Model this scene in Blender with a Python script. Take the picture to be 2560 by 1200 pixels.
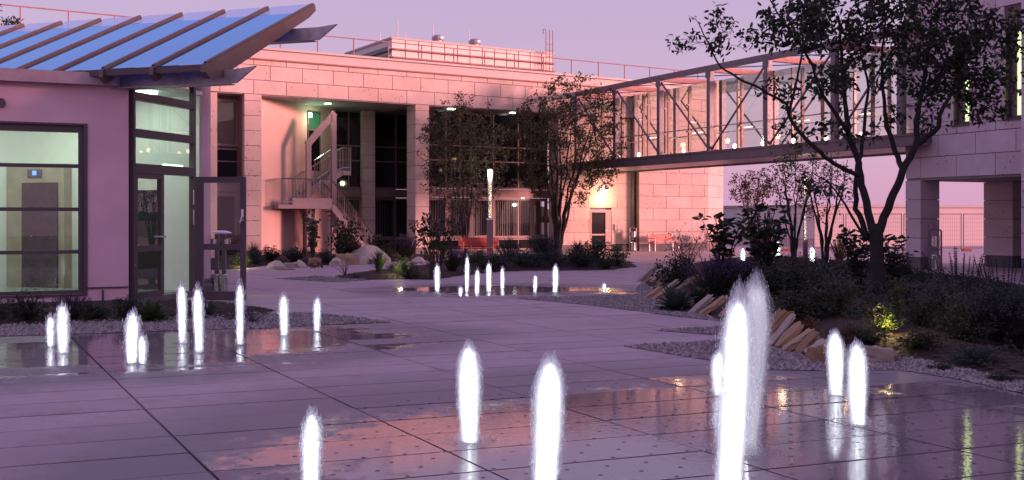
import bpy, bmesh, math, random
from mathutils import Vector, Matrix, noise, geometry
R = math.radians
scene = bpy.context.scene
for o in list(bpy.data.objects): bpy.data.objects.remove(o)
C = scene.collection

# ------------------------------------------------------------------ camera
FPX, HZ, CAMH = 2600.0, 543.0, 1.7          # focal length and horizon row in photo pixels, eye height
cam = bpy.data.cameras.new('camera'); camo = bpy.data.objects.new('camera', cam); C.objects.link(camo)
cam.sensor_width = 36; cam.lens = FPX / 2560 * 36; cam.shift_y = -(600 - HZ) / 2560
cam.clip_start = .1; cam.clip_end = 4000
camo.location = (0, 0, CAMH); camo.rotation_euler = (R(90), 0, 0)
scene.camera = camo

# ------------------------------------------------------------------ sky
world = bpy.data.worlds.new('World'); scene.world = world; world.use_nodes = True
nt = world.node_tree; nt.nodes.clear()
out = nt.nodes.new('ShaderNodeOutputWorld'); bg = nt.nodes.new('ShaderNodeBackground')
SUN_DIR = Vector((.965, -.13, .12)).normalized()      # towards the sun, low over the right
sky = nt.nodes.new('ShaderNodeTexSky'); sky.sky_type = 'NISHITA'; sky.sun_disc = False
sky.sun_elevation = math.asin(SUN_DIR.z); sky.sun_rotation = math.atan2(SUN_DIR.x, SUN_DIR.y)
sky.air_density = 1.4; sky.dust_density = 3.0; sky.ozone_density = 3.0
tc = nt.nodes.new('ShaderNodeTexCoord'); sp = nt.nodes.new('ShaderNodeSeparateXYZ')
nt.links.new(tc.outputs['Generated'], sp.inputs[0])
ramp = nt.nodes.new('ShaderNodeValToRGB'); cr = ramp.color_ramp
nt.links.new(sp.outputs['Z'], ramp.inputs[0])
cr.elements[0].position = 0.0; cr.elements[0].color = (.50, .26, .405, 1)
cr.elements[1].position = 1.0; cr.elements[1].color = (.225, .185, .41, 1)
for pos, col in ((.05, (.455, .255, .405)), (.12, (.402, .248, .400)), (.22, (.350, .228, .390)), (.5, (.345, .232, .435))):
    e = cr.elements.new(pos); e.color = (*col, 1)
mixs = nt.nodes.new('ShaderNodeMix'); mixs.data_type = 'RGBA'; mixs.inputs[0].default_value = .06
nt.links.new(ramp.outputs[0], mixs.inputs[6]); nt.links.new(sky.outputs[0], mixs.inputs[7])
nt.links.new(mixs.outputs[2], bg.inputs[0]); bg.inputs[1].default_value = 1.0
nt.links.new(bg.outputs[0], out.inputs[0])

# ------------------------------------------------------------------ sun (soft afterglow from the right)
sl = bpy.data.lights.new('sun', 'SUN'); slo = bpy.data.objects.new('sun', sl); C.objects.link(slo)
sl.energy = 4.8; sl.angle = R(11); sl.color = (1, .43, .42)
slo.rotation_euler = (-SUN_DIR).to_track_quat('-Z', 'Y').to_euler(); slo.location = (30, -5, 20)

scene.render.engine = 'CYCLES'
scene.view_settings.view_transform = 'Standard'; scene.view_settings.look = 'None'
scene.view_settings.exposure = 0.54; scene.view_settings.gamma = 1.0
scene.cycles.use_denoising = True
try: scene.cycles.denoiser = 'OPENIMAGEDENOISE'
except Exception: pass
scene.cycles.max_bounces = 8; scene.cycles.diffuse_bounces = 3; scene.cycles.glossy_bounces = 4
scene.cycles.transmission_bounces = 6; scene.cycles.transparent_max_bounces = 48
scene.cycles.sample_clamp_indirect = 6; scene.cycles.caustics_reflective = False; scene.cycles.caustics_refractive = False
scene.cycles.use_light_tree = True

# ------------------------------------------------------------------ measuring helpers (photo pixel -> place)
def depth_of(py): return FPX * CAMH / (py - HZ)
def gp(px, py):                                    # ground point seen at a pixel
    Y = depth_of(py); return Vector(((px - 1280) / FPX * Y, Y, 0))
def at(px, py, Y): return Vector(((px - 1280) / FPX * Y, Y, CAMH + (HZ - py) * Y / FPX))
def frame(o, dx, dy, z=0):                         # upright frame whose x axis points along (dx, dy)
    a = math.atan2(dy, dx); return Matrix.Translation((o[0], o[1], z)) @ Matrix.Rotation(a, 4, 'Z')
def T(x, y, z): return Matrix.Translation((x, y, z))

class Plane:                                       # vertical plane through o along unit (ux, uy)
    def __init__(s, o, dx, dy):
        l = math.hypot(dx, dy); s.o = o; s.u = (dx / l, dy / l); s.M = frame(o, dx, dy)
    def x(s, px, d=0):                             # local x for a pixel column at depth d behind the plane
        p = (px - 1280) / FPX; ox = s.o[0] - s.u[1] * d; oy = s.o[1] + s.u[0] * d
        return (p * oy - ox) / (s.u[0] - p * s.u[1])
    def Y(s, x, d=0): return s.o[1] + s.u[0] * d + s.u[1] * x
    def z(s, px, py, d=0): return CAMH + (HZ - py) * s.Y(s.x(px, d), d) / FPX

# ------------------------------------------------------------------ mesh helpers
class MB:
    def __init__(s): s.v = []; s.f = []
    def box(s, x0, x1, y0, y1, z0, z1):
        i = len(s.v)
        s.v += [(x0, y0, z0), (x1, y0, z0), (x1, y1, z0), (x0, y1, z0), (x0, y0, z1), (x1, y0, z1), (x1, y1, z1), (x0, y1, z1)]
        s.f += [(i, i+3, i+2, i+1), (i+4, i+5, i+6, i+7), (i, i+1, i+5, i+4), (i+1, i+2, i+6, i+5), (i+2, i+3, i+7, i+6), (i+3, i, i+4, i+7)]
        return s
    def bar(s, a, b, w, h=None, up=(0, 0, 1)):     # rectangular bar from a to b, w across, h along up
        a = Vector(a); b = Vector(b); h = h or w; d = (b - a).normalized(); up = Vector(up)
        if abs(d.dot(up)) > .98: up = Vector((1, 0, 0))
        sx = d.cross(up).normalized(); sz = sx.cross(d).normalized(); i = len(s.v)
        for p in (a, b):
            for q, r in ((-1, -1), (1, -1), (1, 1), (-1, 1)): s.v.append(tuple(p + sx * (q * w / 2) + sz * (r * h / 2)))
        s.f += [(i, i+1, i+2, i+3), (i+7, i+6, i+5, i+4), (i, i+4, i+5, i+1), (i+1, i+5, i+6, i+2), (i+2, i+6, i+7, i+3), (i+3, i+7, i+4, i)]
        return s
    def tube(s, pts, rad, n=6, cap=True):
        pts = [Vector(p) for p in pts]; m = len(pts)
        if not hasattr(rad, '__len__'): rad = [rad] * m
        base = len(s.v); prev = None
        for k, p in enumerate(pts):
            d = (pts[min(k+1, m-1)] - pts[max(k-1, 0)])
            d = d.normalized() if d.length > 1e-9 else Vector((0, 0, 1))
            if prev is None: sx = d.orthogonal().normalized()
            else:
                sx = prev - d * prev.dot(d); sx = sx.normalized() if sx.length > 1e-6 else d.orthogonal().normalized()
            prev = sx; sy = d.cross(sx)
            for j in range(n):
                a = 2 * math.pi * j / n; s.v.append(tuple(p + (sx * math.cos(a) + sy * math.sin(a)) * rad[k]))
        for k in range(m - 1):
            for j in range(n):
                a = base + k * n + j; b = base + k * n + (j + 1) % n; s.f.append((a, b, b + n, a + n))
        if cap:
            s.f.append(tuple(base + j for j in range(n))[::-1]); s.f.append(tuple(base + (m - 1) * n + j for j in range(n)))
        return s
    def lathe(s, prof, c=(0, 0, 0), n=16, sx=1, sy=1):
        base = len(s.v); m = len(prof)
        for r, z in prof:
            for j in range(n):
                a = 2 * math.pi * j / n; s.v.append((c[0] + r * sx * math.cos(a), c[1] + r * sy * math.sin(a), c[2] + z))
        for k in range(m - 1):
            for j in range(n):
                a = base + k * n + j; b = base + k * n + (j + 1) % n; s.f.append((a, b, b + n, a + n))
        s.f.append(tuple(base + j for j in range(n))[::-1]); s.f.append(tuple(base + (m - 1) * n + j for j in range(n)))
        return s
    def quad(s, *p):
        i = len(s.v); s.v += [tuple(q) for q in p]; s.f.append(tuple(range(i, i + len(p)))); return s
    def prism(s, poly, z0, z1):                     # upright prism over a polygon
        i = len(s.v); n = len(poly)
        s.v += [(p[0], p[1], z0) for p in poly] + [(p[0], p[1], z1) for p in poly]
        s.f.append(tuple(range(i, i + n))[::-1]); s.f.append(tuple(range(i + n, i + 2 * n)))
        for k in range(n): s.f.append((i + k, i + (k + 1) % n, i + n + (k + 1) % n, i + n + k))
        return s
    def mesh(s, name, smooth=False):
        me = bpy.data.meshes.new(name); me.from_pydata(s.v, [], s.f); me.update()
        if smooth: me.shade_smooth()
        return me

WM = {}
def link(name, data, parent=None, M=None):
    o = bpy.data.objects.new(name, data); C.objects.link(o); M = M or Matrix()
    if parent is not None:
        o.parent = parent; o.matrix_basis = WM[parent].inverted() @ M
    else: o.matrix_basis = M
    WM[o] = M
    return o
def part(name, mb, mat, parent=None, M=None, smooth=False):
    me = mb.mesh(name, smooth) if isinstance(mb, MB) else mb
    if mat is not None and not me.materials: me.materials.append(mat)
    return link(name, me, parent, M)
def tag(o, label=None, cat=None, group=None, kind=None):
    if label: o['label'] = label
    if cat: o['category'] = cat
    if group: o['group'] = group
    if kind: o['kind'] = kind
    return o
def thing(name, label, cat, M, group=None):
    return tag(link(name, None, None, M), label, cat, group)
_bm = {}
def boxmesh(w, d, h, mat, bev=0.0):                 # shared, centred box
    k = (round(w, 3), round(d, 3), round(h, 3), mat.name, bev)
    if k not in _bm:
        me = MB().box(-w/2, w/2, -d/2, d/2, -h/2, h/2).mesh('piece')
        if bev:
            b = bmesh.new(); b.from_mesh(me); bmesh.ops.bevel(b, geom=b.edges[:], offset=bev, segments=1, affect='EDGES'); b.to_mesh(me); b.free()
        me.materials.append(mat); _bm[k] = me
    return _bm[k]
def lamp(name, kind, parent, loc, energy, color, size=.05, rot=None, **kw):
    l = bpy.data.lights.new(name, kind); l.energy = energy; l.color = color
    if kind == 'AREA':
        l.size = size
        if 'size_y' in kw: l.shape = 'RECTANGLE'; l.size_y = kw['size_y']
    else: l.shadow_soft_size = size
    if kind == 'SPOT': l.spot_size = kw.get('spot', R(100)); l.spot_blend = .8
    o = link(name, l, parent, Matrix.Translation(loc) @ (rot or Matrix()))
    return o
rnd = random.Random(7)

# ------------------------------------------------------------------ materials
class Mat:
    def __init__(s, name):
        s.m = bpy.data.materials.new(name); s.m.use_nodes = True; s.t = s.m.node_tree
        s.b = s.t.nodes['Principled BSDF']; s.o = s.t.nodes['Material Output']
    def n(s, typ, **kw):
        x = s.t.nodes.new('ShaderNode' + typ)
        for k, v in kw.items():
            if isinstance(k, str) and hasattr(x, k): setattr(x, k, v)
        return x
    def l(s, a, b): s.t.links.new(a, b)
    def val(s, v):
        x = s.n('Value'); x.outputs[0].default_value = v; return x.outputs[0]
    def math(s, op, a, b=None, c=None, clamp=False):
        x = s.n('Math', operation=op, use_clamp=clamp)
        for i, q in enumerate((a, b, c)):
            if q is None: continue
            if isinstance(q, (int, float)): x.inputs[i].default_value = q
            else: s.l(q, x.inputs[i])
        return x.outputs[0]
    def vmath(s, op, a, b=None):
        x = s.n('VectorMath', operation=op)
        for i, q in enumerate((a, b)):
            if q is None: continue
            if isinstance(q, (tuple, list)): x.inputs[i].default_value = q
            else: s.l(q, x.inputs[i])
        return x.outputs[1] if op in ('LENGTH', 'DOT_PRODUCT', 'DISTANCE') else x.outputs[0]
    def mix(s, f, a, b, blend='MIX'):
        x = s.n('Mix', data_type='RGBA', blend_type=blend)
        for i, q in ((0, f), (6, a), (7, b)):
            if isinstance(q, (int, float)): x.inputs[i].default_value = q
            elif isinstance(q, (tuple, list)): x.inputs[i].default_value = (*q, 1) if len(q) == 3 else q
            else: s.l(q, x.inputs[i])
        return x.outputs[2]
    def pos(s): return s.n('NewGeometry').outputs['Position']
    def obj(s): return s.n('TexCoord').outputs['Object']
    def noise(s, vec, scale, detail=4, rough=.55, out=0):
        x = s.n('TexNoise'); x.inputs['Scale'].default_value = scale; x.inputs['Detail'].default_value = detail; x.inputs['Roughness'].default_value = rough
        s.l(vec, x.inputs['Vector']); return x.outputs[out]
    def vor(s, vec, scale, feature='F1', out='Distance'):
        x = s.n('TexVoronoi', feature=feature); x.inputs['Scale'].default_value = scale; s.l(vec, x.inputs['Vector']); return x.outputs[out]
    def mr(s, v, a, b, c=0, d=1, smooth=False):
        x = s.n('MapRange'); x.interpolation_type = 'SMOOTHSTEP' if smooth else 'LINEAR'
        s.l(v, x.inputs[0])
        for i, q in enumerate((a, b, c, d)): x.inputs[i + 1].default_value = q
        return x.outputs[0]
    def rand(s): return s.n('ObjectInfo').outputs['Random']
    def col(s, c):
        if isinstance(c, (tuple, list)): s.b.inputs['Base Color'].default_value = (*c, 1)
        else: s.l(c, s.b.inputs['Base Color'])
        return s
    def rough(s, r):
        if isinstance(r, (int, float)): s.b.inputs['Roughness'].default_value = r
        else: s.l(r, s.b.inputs['Roughness'])
        return s
    def bump(s, h, strength=.3, dist=.02):
        x = s.n('Bump'); x.inputs['Strength'].default_value = strength; x.inputs['Distance'].default_value = dist
        s.l(h, x.inputs['Height']); s.l(x.outputs[0], s.b.inputs['Normal']); return s
def plain(name, c, rough=.6, metal=0, var=.15, scale=3.0, bump=.1, spec=.5):
    m = Mat(name); p = m.obj(); n = m.noise(p, scale, 5)
    lo = tuple(q * (1 - var) for q in c); hi = tuple(min(1, q * (1 + var)) for q in c)
    m.col(m.mix(m.mr(n, .3, .7), lo, hi)); m.b.inputs['Metallic'].default_value = metal; m.b.inputs['Specular IOR Level'].default_value = spec
    m.rough(m.mr(m.noise(p, scale * 4, 3), .3, .7, max(.02, rough - .08), min(1, rough + .08)))
    if bump: m.bump(m.noise(p, scale * 25, 3), bump, .004)
    return m.m
def stone(name, c, spots=.75):
    m = Mat(name); p = m.pos(); r = m.rand()
    off = m.vmath('ADD', p, m.vmath('MULTIPLY', m.n('CombineXYZ').outputs[0], (0, 0, 0)))
    n1 = m.noise(p, 1.1, 5); n2 = m.noise(p, 9, 5, .65)
    base = m.mix(m.mr(n1, .3, .7), tuple(q * .88 for q in c), tuple(q * 1.1 for q in c))
    base = m.mix(m.mr(r, 0, 1, 0, .30), base, tuple(q * w for q, w in zip(c, (.85, .68, .60))))
    pits = m.mr(m.vor(m.vmath('ADD', m.vmath('MULTIPLY', p, (1, 1, .7)), m.vmath('MULTIPLY', m.n('TexNoise').outputs[1], (.0, .0, .0))), 7.0), .12, .24, 1, 0)
    msk = m.mr(m.math('ADD', m.noise(p, 2.6, 3), m.mr(r, 0, 1, -.09, .09)), .46, .56)
    pits = m.math('MULTIPLY', pits, msk)
    small = m.math('MULTIPLY', m.mr(m.vor(p, 26.0), .12, .22, 1, 0), m.mr(n2, .5, .62))
    pit = m.math('MAXIMUM', pits, m.math('MULTIPLY', small, .7))
    m.col(m.mix(m.math('MULTIPLY', pit, spots), base, tuple(q * w for q, w in zip(c, (.42, .26, .24))))); m.rough(.75)
    m.b.inputs['Specular IOR Level'].default_value = .25
    m.bump(m.math('SUBTRACT', n2, pit), .25, .01)
    return m.m
def glass(name, tint=(1, 1, 1), ior=1.5, rough=0.0, refl=(1, 1, 1), extra=0.0):
    m = Mat(name); m.t.nodes.remove(m.b)
    tr = m.n('BsdfTransparent'); tr.inputs[0].default_value = (*tint, 1)
    gl = m.n('BsdfGlossy'); gl.inputs[0].default_value = (*refl, 1); gl.inputs['Roughness'].default_value = rough
    fr = m.n('Fresnel'); fr.inputs[0].default_value = ior
    mx = m.n('MixShader'); m.l(m.math('MULTIPLY', m.math('MULTIPLY_ADD', fr.outputs[0], 1.6, extra, clamp=True), m.math('SUBTRACT', 1.0, m.n('NewGeometry').outputs['Backfacing'])), mx.inputs[0])
    m.l(tr.outputs[0], mx.inputs[1]); m.l(gl.outputs[0], mx.inputs[2]); m.l(mx.outputs[0], m.o.inputs[0])
    return m.m
def emit(name, c, s):
    m = Mat(name); m.b.inputs['Base Color'].default_value = (*c, 1)
    m.b.inputs['Emission Color'].default_value = (*c, 1); m.b.inputs['Emission Strength'].default_value = s; return m.m
def leafmat(name, c, c2, rough=.5):
    m = Mat(name); p = m.pos(); n = m.noise(p, 2.3, 4); r = m.rand()
    w = m.n('TexWhiteNoise'); m.l(m.vmath('SNAP', p, (.07, .07, .07)), w.inputs['Vector'])
    f = m.math('ADD', m.math('MULTIPLY', m.mr(n, .3, .7), .6), m.math('MULTIPLY', w.outputs['Value'], .4))
    m.col(m.mix(f, c, c2)); m.rough(rough); m.b.inputs['Specular IOR Level'].default_value = .3
    m.t.links.remove(m.o.inputs[0].links[0])
    tl = m.n('BsdfTranslucent'); m.l(m.mix(f, c, c2), tl.inputs[0]); mx = m.n('MixShader'); mx.inputs[0].default_value = .25
    m.l(m.b.outputs[0], mx.inputs[1]); m.l(tl.outputs[0], mx.inputs[2]); m.l(mx.outputs[0], m.o.inputs[0])
    return m.m

STONE = stone('travertine', (.60, .47, .42))
STONE_R = stone('travertine_grey', (.66, .55, .60))
JOINT = plain('joint_mortar', (.20, .135, .125), .9)  # reddish-brown backing that shows in the stone joints
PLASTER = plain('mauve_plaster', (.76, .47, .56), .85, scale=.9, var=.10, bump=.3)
PLASTER_W = plain('recess_plaster', (.72, .47, .41), .85, scale=1.2, var=.05)
PARAPET = plain('parapet_sheet', (.52, .43, .40), .55, scale=.8, var=.04, bump=.03)
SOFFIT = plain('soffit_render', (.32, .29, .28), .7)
FRAME = plain('aubergine_frame', (.085, .055, .070), .45, var=.08, bump=.03)
FRAME_B = plain('bronze_frame', (.20, .13, .12), .45, .3, var=.08, bump=.03)
STEEL = plain('painted_steel', (.16, .13, .16), .45, .4, var=.1, bump=.05)
RAFTER = plain('brown_steel', (.155, .095, .085), .45, .2, var=.1, bump=.05)
GALV = plain('galvanised_steel', (.42, .37, .39), .42, .35, scale=7, var=.2)
CHROME = plain('polished_steel', (.62, .60, .62), .22, 1, var=.05)
RAILRED = plain('red_primed_rail', (.42, .17, .16), .6)
SHEETW = plain('cream_sheet_metal', (.78, .66, .58), .55, var=.04, bump=.02)
SEAM = plain('seam_red', (.34, .15, .13), .6)
WHITE = plain('white_wall_paint', (.74, .76, .72), .8, var=.04)
FAR_W = plain('far_wall_render', (.66, .55, .52), .85, scale=.6, var=.05)
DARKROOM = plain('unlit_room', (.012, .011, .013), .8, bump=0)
BLIND = plain('blind_fabric', (.20, .165, .17), .8, var=.1)
GLASS = glass('clear_pane', (.93, .96, .94))
GLASS_D = Mat('dark_pane'); GLASS_D.col((.010, .009, .012)).rough(.04); GLASS_D.b.inputs['Specular IOR Level'].default_value = .55; GLASS_D = GLASS_D.m
GLASS_C = glass('blue_solar_pane', (.22, .42, .76), 1.5, .04, (.36, .70, 1.0), .32)
GLASS_CE = glass('clear_eave_pane', (.78, .86, .95), 1.5, .02, (.75, .85, 1.0), .16)
GLASS_B = glass('bridge_pane', (.965, .985, .965), 1.4, 0, (.9, 1, .92), .0)
PANE_G = emit('lit_yellow_green_pane', (.72, .95, .34), 1.5)
PANE_G2 = emit('lit_green_pane', (.05, .40, .14), .28); PANE_G2.node_tree.nodes['Principled BSDF'].inputs['Base Color'].default_value = (.004, .02, .008, 1)
LAMPW = emit('warm_lamp', (1, .80, .50), 9)
LAMPF = emit('floor_globe', (1, .72, .42), 4.5)
LAMPS = emit('strip_lamp', (1, .86, .62), 1.6)
STAIRM = plain('mauve_stair_steel', (.30, .225, .235), .45, .3, var=.1)
LAMPC = emit('cool_lamp', (.80, 1, .86), 7)
LAMPTUBE = emit('lamp_tube', (1, .90, .72), 4.0)
def mottled_mat():
    m = Mat('mottled_reflection'); m.col((.30, .25, .22)); m.b.inputs['Emission Color'].default_value = (1, .86, .62, 1)
    m.l(m.mr(m.vor(m.obj(), 26), .10, .42, 3.2, .05), m.b.inputs['Emission Strength']); return m.m  # mottled reflection below the light head put in as emission
MOTTLED = mottled_mat()
EXITM = emit('exit_sign_face', (.62, 1, .66), 2.2)
BLUEDISP = emit('blue_display', (.10, .22, 1), 1.6)
BARK = plain('bark', (.022, .017, .018), .9, scale=9, var=.35, bump=.5)
BARK2 = plain('bark_brown', (.085, .055, .045), .9, scale=9, var=.35, bump=.5)
LEAF = leafmat('leaf_dark', (.020, .027, .018), (.054, .066, .036))
LEAF_T = leafmat('leaf_tree', (.045, .044, .024), (.115, .105, .055))
LEAF_B = leafmat('leaf_bluegrey', (.040, .055, .052), (.085, .105, .090))
LEAF_G = leafmat('leaf_green', (.035, .055, .022), (.090, .115, .045))
LEAF_R = leafmat('leaf_russet', (.065, .030, .026), (.13, .065, .042))
LAV = leafmat('lavender_spike', (.055, .035, .085), (.12, .075, .16))
PALEFL = leafmat('pale_bloom', (.42, .33, .30), (.62, .52, .46))
PUFF = leafmat('dry_puff', (.13, .075, .065), (.22, .13, .11))
PINKFL = leafmat('pink_bloom', (.45, .10, .13), (.55, .25, .22))
ROCK = stone('sandstone_block', (.40, .27, .17), .4)
ROCK_G = stone('grey_sandstone', (.40, .33, .28), .4)
BOULDER = stone('pale_boulder', (.52, .43, .37), .35)
REDWOOD = plain('red_slats', (.42, .065, .045), .5, scale=5)
BROWNW = plain('dark_wood', (.10, .05, .04), .5, scale=5)
ORANGE = plain('orange_rubber', (.55, .12, .05), .7)
CONC = plain('plinth_grey', (.14, .125, .14), .8)
MULCH = Mat('bark_mulch'); _p = MULCH.pos()
MULCH.col(MULCH.mix(MULCH.mr(MULCH.vor(_p, 22, out='Color'), 0, 1), (.014, .008, .007), (.060, .030, .024))).rough(.9).bump(MULCH.vor(_p, 28), .9, .03); MULCH = MULCH.m
CHIP = Mat('bark_chip'); CHIP.col(CHIP.mix(CHIP.noise(CHIP.pos(), 30, 2), (.016, .009, .008), (.11, .055, .042))).rough(.9); CHIP = CHIP.m
GRAV = Mat('gravel_bed'); _p = GRAV.pos()
GRAV.col(GRAV.mix(GRAV.mr(GRAV.vor(_p, 45, out='Color'), 0, 1), (.07, .06, .06), (.32, .26, .25))).rough(.85).bump(GRAV.vor(_p, 45), 1, .02); GRAV = GRAV.m
PEB = Mat('pebble'); _w = PEB.n('TexWhiteNoise'); PEB.l(PEB.vmath('SNAP', PEB.pos(), (.03, .03, .05)), _w.inputs['Vector'])
PEB.col(PEB.mix(_w.outputs['Value'], (.11, .09, .09), (.42, .35, .34))).rough(.8); PEB = PEB.m
GRASSM = leafmat('lawn_blade', (.018, .030, .014), (.040, .060, .022))
EARTH = plain('earth', (.10, .075, .06), .95, scale=.3)

# paving: pale concrete, damp and wet round the jets
D1 = Vector((-.544, 1, 0)).normalized(); D2 = Vector((1, .383, 0)).normalized()
WET = [((-4.9, 13.6), (3.9, 2.5), 27), ((2.5, 7.6), (4.7, 3.55), 0), ((-.1, 24.3), (3.1, 1.9), 0), ((9.2, 37.8), (3.2, 2.2), 0)]
def paving_mat(name, wet=True):
    m = Mat(name); p = m.pos(); r = m.rand()
    fine = m.noise(p, 120, 3, .7); med = m.noise(p, 5, 4); big = m.noise(p, .35, 3)
    c = m.mix(m.mr(fine, .3, .7), (.30, .215, .235), (.74, .54, .575))
    c = m.mix(m.mr(med, .3, .75, 0, .35), c, (.29, .23, .25))
    c = m.mix(m.mr(r, 0, 1, 0, .42), c, (.30, .24, .27))
    c = m.mix(m.mr(big, .4, .7, 0, .25), c, (.32, .245, .265))
    st = m.mr(m.noise(p, 1.6, 6, .7), .54, .66, 0, .28); c = m.mix(st, c, (.20, .155, .165))
    sp0 = m.mr(m.vor(p, 3.2), .05, .075, .5, 0); c = m.mix(m.math('MULTIPLY', sp0, m.mr(med, .45, .6)), c, (.10, .08, .085))
    rg = m.mr(fine, .2, .8, .55, .8)
    if wet:
        d = None; warp = m.vmath('SCALE', m.vmath('SUBTRACT', m.noise(p, .55, 3, out=1), (.5, .5, .5))); warp.node.inputs['Scale'].default_value = 1.5
        q = m.vmath('ADD', p, warp)
        for (cx, cy), (ax, ay), rot in WET:
            v = m.vmath('SUBTRACT', q, (cx, cy, 0))
            vr = m.n('VectorRotate', rotation_type='Z_AXIS'); m.l(v, vr.inputs['Vector']); vr.inputs['Angle'].default_value = -R(rot)
            e = m.vmath('LENGTH', m.vmath('MULTIPLY', vr.outputs[0], (1 / ax, 1 / ay, 0)))
            d = e if d is None else m.math('MINIMUM', d, e)
        damp = m.mr(d, 1.04, 1.42, 1, 0, True)
        film = m.mr(m.math('ADD', m.math('ADD', d, m.mr(r, 0, 1, -.16, .30)), m.mr(med, .3, .7, -.10, .10)), .78, .98, 1, 0, True)
        c = m.mix(m.math('MULTIPLY', damp, .60), c, (.085, .070, .085))
        rgn = m.mr(fine, .2, .8, .04, .09)
        damprg = m.mix(damp, rg, m.mr(fine, .2, .8, .42, .60))
        rgm = m.mix(film, damprg, rgn)
        x = m.n('RGBToBW'); m.l(rgm, x.inputs[0]); rg = x.outputs[0]
        # drain holes drilled in rows near the jets
        mp = m.n('Mapping'); mp.vector_type = 'TEXTURE'; mp.inputs['Rotation'].default_value = (0, 0, math.atan2(D2.y, D2.x)); m.l(p, mp.inputs['Vector'])
        g = m.vmath('MULTIPLY', mp.outputs[0], (1 / .30, 1 / .21, 0)); sep = m.n('SeparateXYZ'); m.l(g, sep.inputs[0])
        row = m.math('MODULO', m.math('FLOOR', sep.outputs[1]), 2.0)
        gx = m.math('SUBTRACT', m.math('FRACT', m.math('ADD', m.math('ADD', sep.outputs[0], 400), m.math('MULTIPLY', row, .5))), .5)
        gy = m.math('SUBTRACT', m.math('FRACT', m.math('ADD', sep.outputs[1], 400)), .5)
        rr = m.math('SQRT', m.math('ADD', m.math('POWER', m.math('MULTIPLY', gx, .30), 2), m.math('POWER', m.math('MULTIPLY', gy, .21), 2)))
        hole = m.math('MULTIPLY', m.math('LESS_THAN', rr, .0165), m.math('LESS_THAN', d, .93))
        c = m.mix(hole, c, (.012, .010, .012)); rg = m.math('MAXIMUM', rg, m.math('MULTIPLY', hole, .8))
        rip = m.noise(p, 16, 2)
        hgt = m.mix(film, fine, m.math('MULTIPLY_ADD', rip, .35, .2)); xb = m.n('RGBToBW'); m.l(hgt, xb.inputs[0])
        m.bump(xb.outputs[0], .34, .006)
        sp_ = m.mr(film, 0, 1, .35, .75); m.l(sp_, m.b.inputs['Specular IOR Level'])
    else: m.bump(fine, .3, .006)
    m.col(c).rough(rg)
    return m.m
PAVE = paving_mat('wet_concrete_paving'); PAVE_FAR = paving_mat('far_paving', False)

# lit water: thin foam shell, lit by strips added inside in place of nozzle lamps
def water_mat(name, clear, sc=60, lo=.22, hi=.28):
    m = Mat(name); m.t.nodes.remove(m.b); p = m.obj()
    st = m.noise(m.vmath('MULTIPLY', p, (sc, sc, sc / 9)), 1, 4, .6)
    tr = m.n('BsdfTransparent'); tl = m.n('BsdfTranslucent'); df = m.n('BsdfDiffuse')
    tl.inputs[0].default_value = (.95, .96, .98, 1); df.inputs[0].default_value = (.85, .86, .88, 1)
    a = m.n('MixShader'); a.inputs[0].default_value = .3; m.l(tl.outputs[0], a.inputs[1]); m.l(df.outputs[0], a.inputs[2])
    b = m.n('MixShader'); m.l(m.mr(st, .35, .68, max(0, clear - lo), min(1, clear + hi)), b.inputs[0]); m.l(a.outputs[0], b.inputs[1]); m.l(tr.outputs[0], b.inputs[2])
    m.l(b.outputs[0], m.o.inputs[0]); return m.m
WATER = water_mat('foaming_water', .10, 14, .05, .06); SPRAY = water_mat('water_spray', .35)
MISTS = [water_mat('mist_layer', c_, 14, .05, .05) for c_ in (.45, .68, .82, .91)]; VEILS = [water_mat('veil_layer', c_, 9, .05, .06) for c_ in (.70, .80, .88, .93)]
EAVES = plain('eaves_sheet', (.44, .30, .34), .5)
BEDJOINT = plain('paving_joint', (.035, .03, .033), .9)
LAMPTUBE2 = emit('dim_lamp_tube', (1, .74, .55), 1.8)

# ================================================================== ground
g = MB().quad((-1500, -60, -.08), (1500, -60, -.08), (1500, 2500, -.08), (-1500, 2500, -.08))
tag(part('ground', g, EARTH), kind='structure')
g = MB().quad((-60, -6, -.03), (70, -6, -.03), (70, 66, -.03), (-60, 66, -.03))
pav = tag(part('paving', g, BEDJOINT), kind='structure')
far = MB().quad((-60, 40.5, -.004), (70, 40.5, -.004), (70, 66, -.004), (-60, 66, -.004))
tag(part('far_pavement', far, PAVE_FAR), kind='structure')

# slabs in the two measured joint directions
SA, SB, JT = 1.66, .645, .017
O0 = gp(1031, 1088)
slabs = []
for i in range(-24, 26):
    for j in range(-10, 62):
        kink = .0
        c = O0 + D2 * ((i + .5) * SA) + D1 * ((j + .5) * SB)
        if not (4.0 < c.y < 41.5): continue
        if abs(c.x) > c.y * .54 + 1.6: continue
        slabs.append((c.y * c.y, i, j, c))
slabs.sort(key=lambda t: t[0])
hx = (SA - .022) / 2; hy = (SB - .026) / 2
def slab_corners(c): return [c - D2 * hx - D1 * hy, c + D2 * hx - D1 * hy, c + D2 * hx + D1 * hy, c - D2 * hx + D1 * hy]
zero = Vector((0, 0, 0)); sm = MB().prism([tuple(q) for q in slab_corners(zero)], -.026, 0).mesh('paving_slab'); sm.materials.append(PAVE)
rest = MB(); rs = random.Random(3); nob = 0
for k, (q, i, j, c) in enumerate(slabs):
    dz = rs.uniform(-.0035, .0015)
    if nob < 300 and abs(c.x) < c.y * .50 + .9 and c.y > 5.0:
        o = link('paving_slab', sm, pav, Matrix.Translation((c.x, c.y, dz)) @ Matrix.Rotation(rs.uniform(-.0025, .0025), 4, 'X')); nob += 1
    else: rest.prism([tuple(p) for p in slab_corners(c)], -.026, dz)
rs_o = part('outer_paving_slabs', rest, PAVE, pav); rs_o['kind'] = 'stuff'

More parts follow.
